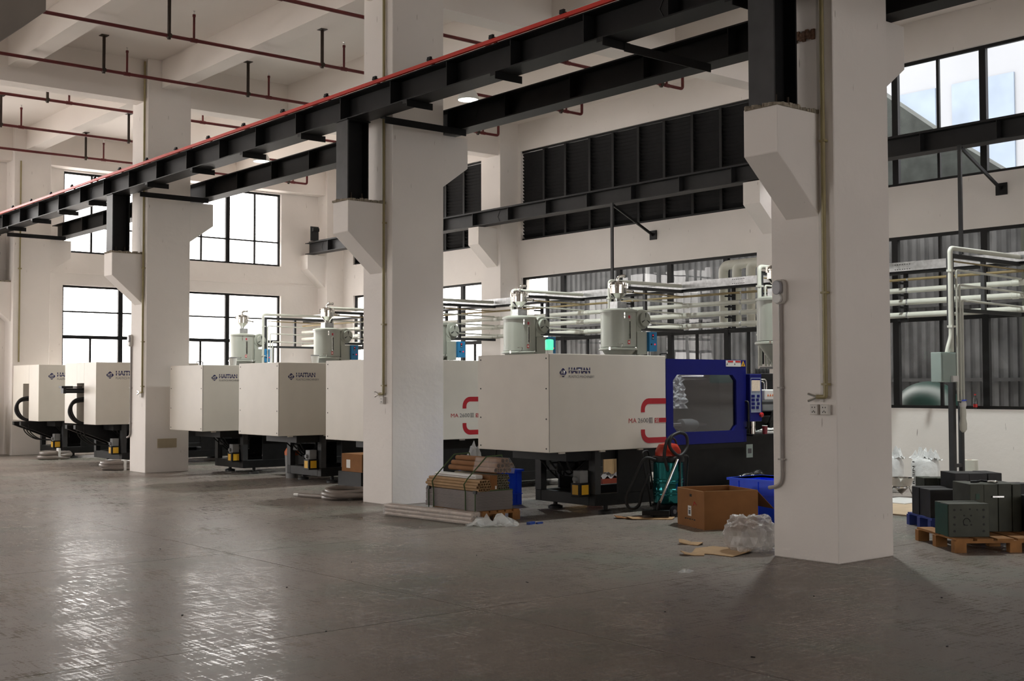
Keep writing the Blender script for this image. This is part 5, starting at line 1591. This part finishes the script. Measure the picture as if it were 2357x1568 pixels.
build('hose', MB().tube(smooth_path([(vx + 0.02, vy - 0.21, 0.78), (vx + 0.20, vy - 0.16, 0.76), (vx + 0.26, vy - 0.1, 0.62), (vx + 0.25, vy - 0.08, 0.3), (vx + 0.24, vy - 0.06, 0.14)], 8), 0.012, 8), RUBBER, vc, smooth=60)
build('wand', MB().tube([(vx - 0.34, vy - 0.17, 0.20), (vx - 0.08, vy - 0.24, 0.74)], 0.018, 12), STAIN, vc, smooth=40)
build('floor_nozzle', MB().cbox((vx - 0.38, vy - 0.14, 0.045), 0.34, 0.13, 0.06, -0.9).tube([(vx - 0.36, vy - 0.15, 0.09), (vx - 0.335, vy - 0.165, 0.22)], 0.024, 10), BLACK, vc)
build('push_bar', MB().tube(elbow_path([(vx - 0.20, vy + 0.12, 0.12), (vx - 0.30, vy + 0.18, 0.82), (vx - 0.12, vy + 0.24, 0.84), (vx - 0.05, vy + 0.2, 0.14)], 0.06), 0.012, 8), BLACK, vc, smooth=60)
build('tool_post', MB().tube([(vx + 0.0, vy - 0.205, 0.14), (vx + 0.0, vy - 0.205, 0.72)], 0.012, 8), BLACK, vc, smooth=40)
for q, (wx, wy, wr) in enumerate(((vx - 0.12, vy - 0.20, 0.075), (vx + 0.20, vy - 0.10, 0.075), (vx - 0.26, vy + 0.02, 0.045), (vx + 0.0, vy + 0.22, 0.045))):
    w_ = build('wheel', MB().lathe((wx, wy - 0.02, wr), [(wr * 0.5, 0), (wr, 0.004), (wr, 0.036), (wr * 0.5, 0.04)], 18, 'y'), RUBBER, vc, smooth=30)
    build('hub', MB().lathe((wx, wy - 0.025, wr), [(wr * 0.4, 0), (wr * 0.4, 0.05)], 12, 'y'), GREYM, w_)
    build('axle_fork', MB().bar((wx, wy, wr), (wx * 0.6 + vx * 0.4, wy * 0.6 + vy * 0.4, 0.10), 0.05, 0.03), BLACK, vc)

# ---- things under and behind the nearest machine
def sheet(c, sx, sy, h, m_, label, name='cardboard_sheet'):
    return tag(build(name, MB().box(c[0] - sx / 2, c[0] + sx / 2, c[1] - sy / 2, c[1] + sy / 2, 0.0, h), m_), label, 'cardboard')
sheet((3.30, 7.15), 0.55, 0.02, 0.95, CARDL, 'cardboard sheet standing behind the nearest machine, left one')
sheet((4.20, 7.25), 0.55, 0.02, 0.95, CARDL, 'cardboard sheet standing behind the nearest machine, right one')
tag(build('paper_sack', lump((3.55, 6.45, 0), 0.16, 0.14, 0.80, 6, 3, 0.14), mat('kraft_paper', (0.50, 0.36, 0.18), 0.8, 0, 0.1, 5)), 'tall kraft paper sack behind the vacuum cleaner', 'sack')
tt = thing('orange_bin', (2.95, 6.15, 0), 'orange plastic bin full of scrap under the nearest machine', 'bin')
build('bin_body', MB().prism([(-0.20, 0), (0.20, 0), (0.25, 0.32), (-0.25, 0.32)], (2.95, 6.0, 0), (1, 0, 0), (0, 0, 1), (0, 0.35, 0)), mat('dull_orange_plastic', (0.30, 0.06, 0.035), 0.5), tt)
build('scrap_fill', crumple((2.95, 6.17, 0.315), 0.46, 0.32, 0.10, 0, 10, 8, 4, 0.5), GREYB, tt)['kind'] = 'stuff'
tag(build('plastic_film', lump((0.74, 6.5, 0.0), 0.10, 0.12, 0.86, 11, 3, 0.3, 6, 0.9), FILM), 'clear film peaking above the tubes on the pallet', 'film')
tag(build('waste_bag', lump((3.95, 4.22, 0), 0.42, 0.17, 0.46, 8, 4, 0.20, 4), mat('black_bag_film', (0.012, 0.012, 0.013), 0.22, 0, 0.1, 6, 0.8, 18)), 'black plastic bag slumped below the navy door', 'bag')
tag(build('blue_clip', MB().cbox((-0.02, 4.42, 0.0), 0.12, 0.05, 0.03, 0.3).cbox((0.10, 4.40, 0.0), 0.10, 0.03, 0.02, 0.1), mat('blue_plastic', (0.02, 0.06, 0.30), 0.4)), 'small blue plastic part on the floor near the pallet', 'plastic part')
sk = thing('white_sack', (4.62, 4.0, 0), 'white sack tied with red standing behind the large blue crate', 'sack')
build('sack_body', lump((4.62, 4.0, 0), 0.15, 0.13, 0.52, 2, 4, 0.16, 5, 0.5), mat('white_woven_sack', (0.70, 0.71, 0.72), 0.5, 0, 0.05, 8, 0.5, 30), sk, smooth=50)
build('red_tie', lump((4.66, 3.98, 0.48), 0.10, 0.06, 0.12, 9, 3, 0.3, 7), REDP, sk)
tg = thing('notice_tag', (4.25, 4.50, 0.66), 'pale green tag hanging below the control panel', 'tag')
build('tag_card', MB().box(4.16, 4.30, 4.525, 4.532, 0.64, 0.83), GG, tg)
build('tag_print', MB().box(4.19, 4.27, 4.523, 4.525, 0.70, 0.77), PRINTG, tg)
tr = thing('parts_tray', (4.68, 4.56, 0.976), 'white tray of parts on the shelf beside the control panel', 'tray')
build('tray_body', MB().box(4.44, 4.90, 4.46, 4.66, 0.976, 1.01), WHITEP, tr, 0.006)
build('parts', crumple((4.68, 4.56, 1.01), 0.40, 0.16, 0.05, 0, 10, 6, 6, 0.6), WHITEP, tr)['kind'] = 'stuff'
cp_ = thing('red_cup', (4.42, 4.47, 0.976), 'small red cup in front of the white tray', 'cup')
cp_.location = (4.46, 4.43, 0.976)
build('cup_body', MB().lathe((4.46, 4.43, 0.976), [(0.034, 0), (0.040, 0.115)], 18), mat('dark_red_cup', (0.22, 0.015, 0.025), 0.35), cp_, smooth=40)
build('cup_rim', MB().lathe((4.46, 4.43, 1.091), [(0.038, 0), (0.042, 0.004), (0.038, 0.008)], 18), WHITEP, cp_, smooth=40)

# crumpled white sheet lying behind the smoked pane of the nearest machine
tag(build('white_sheet', MB().add(*(lambda nx, ny: ([(2.58 + 0.50 * i / nx + 0.16 * (j / ny) * (1 - i / nx) + 0.03 * random.uniform(-1, 1), 4.66 + 0.05 * random.random() + 0.10 * (j / ny), 1.36 + 0.50 * j / ny) for j in range(ny + 1) for i in range(nx + 1)], [(j * (nx + 1) + i, j * (nx + 1) + i + 1, (j + 1) * (nx + 1) + i + 1, (j + 1) * (nx + 1) + i) for j in range(ny) for i in range(nx)]))(14, 16)), mat('white_cloth', (0.78, 0.78, 0.78), 0.5, 0, 0.05, 8, 0.6, 22)), 'wrinkled white sheet hanging inside the nearest machine', 'sheet')

# ---- suction hoses coiled on the floor
HOSE = mat('milky_hose', (0.21, 0.18, 0.16), 0.3, 0, 0.1, 9)
def coil(c, r, turns, rad, label, squash=1.0, ang=0.0, tie=True, tail=None):
    t = thing('coiled_hose', (c[0], c[1], 0), label, 'hose', 'coiled suction hoses on the floor')
    F = frame2(c, ang)
    rnd = random.Random(int(c[1] * 10))
    for k in range(turns):
        pts = []
        ro = r * (1 + rnd.uniform(-0.10, 0.10))
        dx, dy = rnd.uniform(-0.06, 0.06), rnd.uniform(-0.04, 0.04)
        for i in range(28):
            a = 2 * math.pi * i / 28
            pts.append(F(dx + ro * math.cos(a), dy + ro * squash * math.sin(a), rad + rad * 1.15 * (k // 2) + 0.01 * math.sin(a * 2 + k)))
        build('loop', MB().tube(pts, rad, 10, closed=True), HOSE, t, smooth=60)
    if tie:
        build('tie', MB().cbox(F(0.0, -r * squash, 0), 0.05, rad * 3.2, rad * 2.4 + rad * 1.15 * (turns // 2), ang), WHITEP, t)
    if tail:
        build('tail', MB().tube(smooth_path(tail), rad * 0.9, 10), HOSE, t, smooth=60)
        e = Vector(tail[-1])
        build('fitting', MB().tube([e, e + Vector((-0.03, 0.10, 0.0))], rad * 0.6, 10), WHITEP, t, smooth=40)
    return t
coil((0.20, 8.85), 0.40, 5, 0.036, 'coiled milky hose with a loose end beside the second column', 0.85, 0.3, False, [(0.0, 8.5, 0.035), (-0.16, 8.9, 0.035), (-0.24, 9.3, 0.03), (-0.28, 9.55, 0.03)])
coil((0.02, 17.35), 0.30, 5, 0.045, 'tied milky hose coil at the foot of the third column', 0.85)
coil((0.30, 21.9), 0.30, 6, 0.045, 'tied milky hose coil in front of the leftmost machine', 0.85)
OLIVE = mat('olive_woven_plastic', (0.14, 0.14, 0.06), 0.6, 0, 0.2, 8, 0.5, 30)
tag(build('olive_sack', lump((-0.62, 24.25, 0), 0.34, 0.24, 1.28, 4, 4, 0.14, 6, 0.5), OLIVE, smooth=50), 'tall olive sack standing at the left edge by the end wall', 'sack')
# ---- cartons and bins around the middle machines
ca = thing('carton', (1.45, 10.55, 0.27), 'brown carton resting on the floor between two machines left of the second column', 'carton')
ca.location = (1.62, 10.75, 0)
ca['label'] = 'brown carton on the floor between machines left of the second column'
build('carton_body', MB().box(1.40, 1.84, 10.42, 11.05, 0.24, 0.54), CARD, ca)
build('carton_base', MB().box(1.36, 1.90, 10.38, 11.10, 0.0, 0.24), BLACK, ca)
build('shipping_label', MB().box(1.397, 1.3995, 10.78, 10.90, 0.30, 0.44), WHITEP, ca)
bb = thing('black_bin', (2.3, 13.5, 0), 'black plastic bin between two machines right of the third column', 'bin')
build('bin_body', MB().prism([(-0.24, 0.0), (0.24, 0.0), (0.28, 0.55), (-0.28, 0.55)], (2.2, 13.25, 0), (1, 0, 0), (0, 0, 1), (0, 0.5, 0)), BLACK, bb)
build('bin_rim', MB().box(1.90, 2.50, 13.22, 13.78, 0.55, 0.58), BLACK, bb)
yb = thing('grey_bin', (1.55, 13.02, 0), 'grey bin with an orange top between machines right of the third column', 'bin')
build('bin_body', MB().lathe((1.55, 13.02, 0), [(0.11, 0), (0.13, 0.42)], 20), GREYM, yb, smooth=40)
build('orange_top', MB().lathe((1.55, 13.02, 0.42), [(0.135, 0), (0.14, 0.06), (0.10, 0.13), (0.03, 0.15)], 20), ORANGE, yb, smooth=40)
for q, (x, y, lb) in enumerate(((2.3, 18.0, 'small clear jar on top of a machine left of the end-window dryer'), (1.9, 12.2, 'small white bucket standing on top of the machine left of the second column'))):
    z0 = 2.088 if q else 2.10
    jx, jy = ((1.35, 15.0), (1.75, 12.55))[q]
    t = thing('small_bucket', (jx, jy, z0 - 0.003), lb, 'bucket')
    build('bucket_body', MB().lathe((jx, jy, 2.085), [(0.06, 0), (0.075, 0.15)], 16), WHITEP, t, smooth=40)
    build('bucket_rim', MB().lathe((jx, jy, 2.235), [(0.078, 0), (0.082, 0.012), (0.072, 0.02)], 16), GREYM, t, smooth=40)

# ---- moulds on pallets at the right
MOLD = mat('dark_mould_steel', (0.030, 0.030, 0.031), 0.55, 0.3, 0.25, 7)
MOLDG = mat('green_grey_mould_steel', (0.055, 0.060, 0.045), 0.55, 0.3, 0.2, 6)
MGREEN = mat('green_paint', (0.008, 0.055, 0.030), 0.5, 0, 0.2)
WF = frame2((1.54, -0.28), math.atan2(-0.6, 0.8))
pallet(WF, 1.25, 1.05, WOOD, 'wooden pallet under the steel moulds right of the nearest column', hgt=0.14, boards=6)
BPAL = mat('dull_blue_plastic', (0.025, 0.045, 0.22), 0.5, 0, 0.1)
UF = frame2((3.00, 0.88), math.atan2(-0.6, 0.8))
pallet(UF, 1.2, 0.75, BPAL, 'blue plastic pallet behind the wooden pallet of moulds', 'plastic_pallet', 0.146, 8)
def mold(F, u0, u1, v0, v1, z0, z1, cuts, m_, label, holes=False, along='u', extra=None):
    t = thing('steel_mould', F((u0 + u1) / 2, (v0 + v1) / 2, z0), label, 'mould', 'steel moulds on the pallets')
    n_ = len(cuts) + 1
    e = [0.0] + cuts + [1.0]
    for i in range(n_):
        gp = 0.004
        off = 0.012 if i in (0, n_ - 1) else 0.0
        if along == 'u':
            a, b = u0 + (u1 - u0) * e[i] + (gp if i else 0), u0 + (u1 - u0) * e[i + 1]
            build('mould_plate', lbox(MB(), F, a, b, v0 + (0.012 - off), v1 - (0.012 - off), z0, z1 - (0.004 if i % 2 else 0)), m_, t, 0.004, seg=1)
        else:
            a, b = v0 + (v1 - v0) * e[i] + (gp if i else 0), v0 + (v1 - v0) * e[i + 1]
            build('mould_plate', lbox(MB(), F, u0 + (0.012 - off), u1 - (0.012 - off), a, b, z0, z1 - (0.004 if i % 2 else 0)), m_, t, 0.004, seg=1)
    if holes:
        w, h = u1 - u0, z1 - z0
        pos = [(0.14, 0.72), (0.14, 0.5), (0.14, 0.28), (0.14, 0.08), (0.86, 0.72), (0.86, 0.5), (0.86, 0.28), (0.86, 0.08), (0.30, 0.72), (0.52, 0.74), (0.70, 0.72), (0.38, 0.55), (0.55, 0.55), (0.38, 0.27), (0.55, 0.27)]
        for i, (a, b) in enumerate(pos):
            r = 0.012 if i < 8 else 0.009
            c = Vector(F(u0 + a * w, v0 - 0.001, z0 + (b + 0.1) * h))
            du = Vector(F(1, 0)) - Vector(F(0, 0))
            build('bolt_hole', MB().prism([(r * math.cos(q * math.pi / 4), r * math.sin(q * math.pi / 4)) for q in range(8)], c, du, (0, 0, 1), (Vector(F(0, 0)) - Vector(F(0, 1))) * 0.002), BLACK, t)
        ring = arc(F(u0 + 0.44 * w, v0 - 0.002, z0 + 0.46 * h), 0.035, 0, 1.6 * math.pi, 14, Vector(F(1, 0)) - Vector(F(0, 0)), (0, 0, 1))
        build('locating_ring', MB().tube(ring, 0.004, 6), BLACK, t)
    return t
m_a = mold(WF, 0.0, 0.42, 0.14, 0.50, 0.14, 0.475, [0.35, 0.7], MOLDG, 'small square mould with bolt holes at the front of the wooden pallet', True, 'v')
build('green_side', lbox(MB(), WF, -0.004, -0.0005, 0.16, 0.48, 0.15, 0.465), MGREEN, m_a)
m_b = mold(WF, 0.40, 0.95, 0.55, 1.0, 0.14, 0.64, [0.27, 0.55, 0.82], MOLDG, 'tall plated mould with a shackle on top in the middle of the pallet')
build('latch_plate', lbox(MB(), WF, 0.64, 0.76, 0.542, 0.55, 0.50, 0.515), CHROME, m_b)
build('green_mark', lbox(MB(), WF, 0.46, 0.50, 0.546, 0.5495, 0.48, 0.54), MGREEN, m_b)
sh = thing('lifting_shackle', WF(0.66, 0.72, 0.642), 'chain and shackle lying on the tall plated mould', 'shackle')
build('ring', MB().tube([WF(0.70 + 0.05 * math.cos(a), 0.68 + 0.03 * math.sin(a), 0.655) for a in [2 * math.pi * i / 16 for i in range(16)]], 0.011, 8, closed=True), STAIN, sh, smooth=60)
build('chain', MB().tube(smooth_path([WF(0.66, 0.70, 0.655), WF(0.60, 0.74, 0.66), WF(0.55, 0.70, 0.655), WF(0.50, 0.76, 0.65)]), 0.012, 8), BLACK, sh, smooth=60)
mold(WF, 0.98, 1.45, 0.22, 0.70, 0.14, 0.52, [0.5], MOLD, 'black block mould at the right edge of the wooden pallet')
mold(WF, 0.98, 1.5, 0.78, 1.05, 0.14, 0.62, [0.35], MOLD, 'taller dark mould behind the block mould at the right edge')
mold(UF, 0.02, 0.36, 0.06, 0.62, 0.146, 0.47, [0.28, 0.62], MOLD, 'dark mould at the left end of the blue pallet', False, 'v')
mold(UF, 0.42, 0.98, 0.30, 0.74, 0.146, 0.64, [0.3, 0.7], MOLD, 'wide dark mould at the back of the blue pallet')
mold(UF, 0.24, 0.58, 0.80, 1.08, 0.0, 0.55, [0.5], MOLDG, 'low dark mould on the floor behind the blue pallet')
# flat sheets on the floor behind
tag(build('plywood_sheet', MB().box(4.2, 5.6, 1.9, 3.0, 0.0, 0.02), mat('pale_plywood', (0.55, 0.42, 0.28), 0.7, 0, 0.1, 4)), 'pale plywood sheet lying on the floor behind the blue pallet', 'sheet')
tag(build('white_sheet', MB().box(5.4, 6.2, 2.75, 3.35, 0.02, 0.032), WHITEP), 'white plastic sheet lying on the floor under the funnel', 'sheet')
# funnel, resin sacks, bottle
fb = thing('steel_funnel', (6.45, 3.48, 0.0), 'shiny steel funnel on legs in front of the white wall', 'funnel')
build('funnel_bowl', MB().lathe((6.45, 3.48, 0.0), [(0.012, 0.06), (0.13, 0.17), (0.19, 0.30), (0.185, 0.30), (0.125, 0.175), (0.0, 0.075)], 24, cap=False), STAIN, fb, smooth=40)
build('funnel_ring', MB().lathe((6.45, 3.48, 0.15), [(0.135, 0), (0.135, 0.02), (0.125, 0.02)], 24, cap=False), CHROME, fb, smooth=40)
for k in range(3):
    a = R(30 + 120 * k)
    build('leg', MB().tube([(6.45 + 0.13 * math.cos(a), 3.48 + 0.13 * math.sin(a), 0.16), (6.45 + 0.20 * math.cos(a), 3.48 + 0.20 * math.sin(a), 0.032)], 0.008, 8), CHROME, fb, smooth=40)
SACK = mat('white_resin_sack', (0.74, 0.75, 0.75), 0.35, 0, 0.04, 6, 0.7, 14)
def resin_sack(c, label, h=0.66, rx=0.24, seed=3):
    t = thing('resin_sack', (c[0], c[1], 0), label, 'sack', 'white resin sacks by the wall')
    build('sack_body', lump((c[0], c[1], 0), rx * 0.6, rx, h * 0.82, seed, 4, 0.10, 4, 0.4), SACK, t, smooth=50)
    build('sack_top', crumple((c[0], c[1], h * 0.72), rx * 0.7, rx * 2.1, 0.22, 0.0, 8, 12, seed + 2, 0.3), SACK, t)
    return t
rs = resin_sack((7.9, 3.97), 'white printed resin sack standing open in front of the right wall')
text('sack_lettering', 'RESIN 1', BLACK, rs, (7.735, 4.06, 0.10), (0, 0, 1), (0.35, 0.94, 0), 0.36, 0.055, 0.02)
resin_sack((7.2, 4.15), 'white resin sack half hidden behind the nearest column', 0.72, 0.22, 7)
rl = thing('paper_roll', (8.15, 3.35, 0), 'upright cream roll standing beside the resin sack', 'roll')
build('roll_body', MB().lathe((8.15, 3.35, 0), [(0.13, 0), (0.13, 0.50)], 20), PVC, rl, smooth=40)
build('roll_core', MB().lathe((8.15, 3.35, 0.498), [(0.04, 0), (0.04, 0.004)], 12), CARD, rl)
bt = thing('drink_bottle', (9.60, 4.05, 1.27), 'small plastic drink bottle with a red label on the window sill', 'bottle')
build('bottle_body', MB().lathe((9.585, 4.05, 1.272), [(0.03, 0), (0.034, 0.02), (0.034, 0.16), (0.012, 0.22), (0.012, 0.235)], 16), glass_mat('clear_bottle', (0.75, 0.78, 0.78), 1.5, 0.05), bt, smooth=50)
build('bottle_label', MB().lathe((9.585, 4.05, 1.30), [(0.0347, 0), (0.0347, 0.055)], 16, cap=False), REDP, bt, smooth=50)
build('bottle_cap', MB().lathe((9.585, 4.05, 1.505), [(0.016, 0), (0.016, 0.022)], 12), REDP, bt, smooth=40)
# feed hose over the nearest dryer
fh = thing('material_hose', (6.0, 5.0, 3.0), 'clear ribbed hose curving up from the dryer behind the nearest column', 'hose')
build('hose', MB().tube(smooth_path([(5.92, 5.1, 3.09), (5.95, 5.05, 3.35), (6.1, 4.95, 3.65), (6.4, 4.8, 3.85), (6.9, 4.7, 3.9), (7.6, 4.8, 3.7), (8.1, 5.0, 3.72)], 8), 0.035, 12), PVC, fh, smooth=60)
build('hose_end', MB().lathe((5.92, 5.1, 3.07), [(0.045, 0), (0.045, 0.08)], 14), WHITEP, fh, smooth=40)
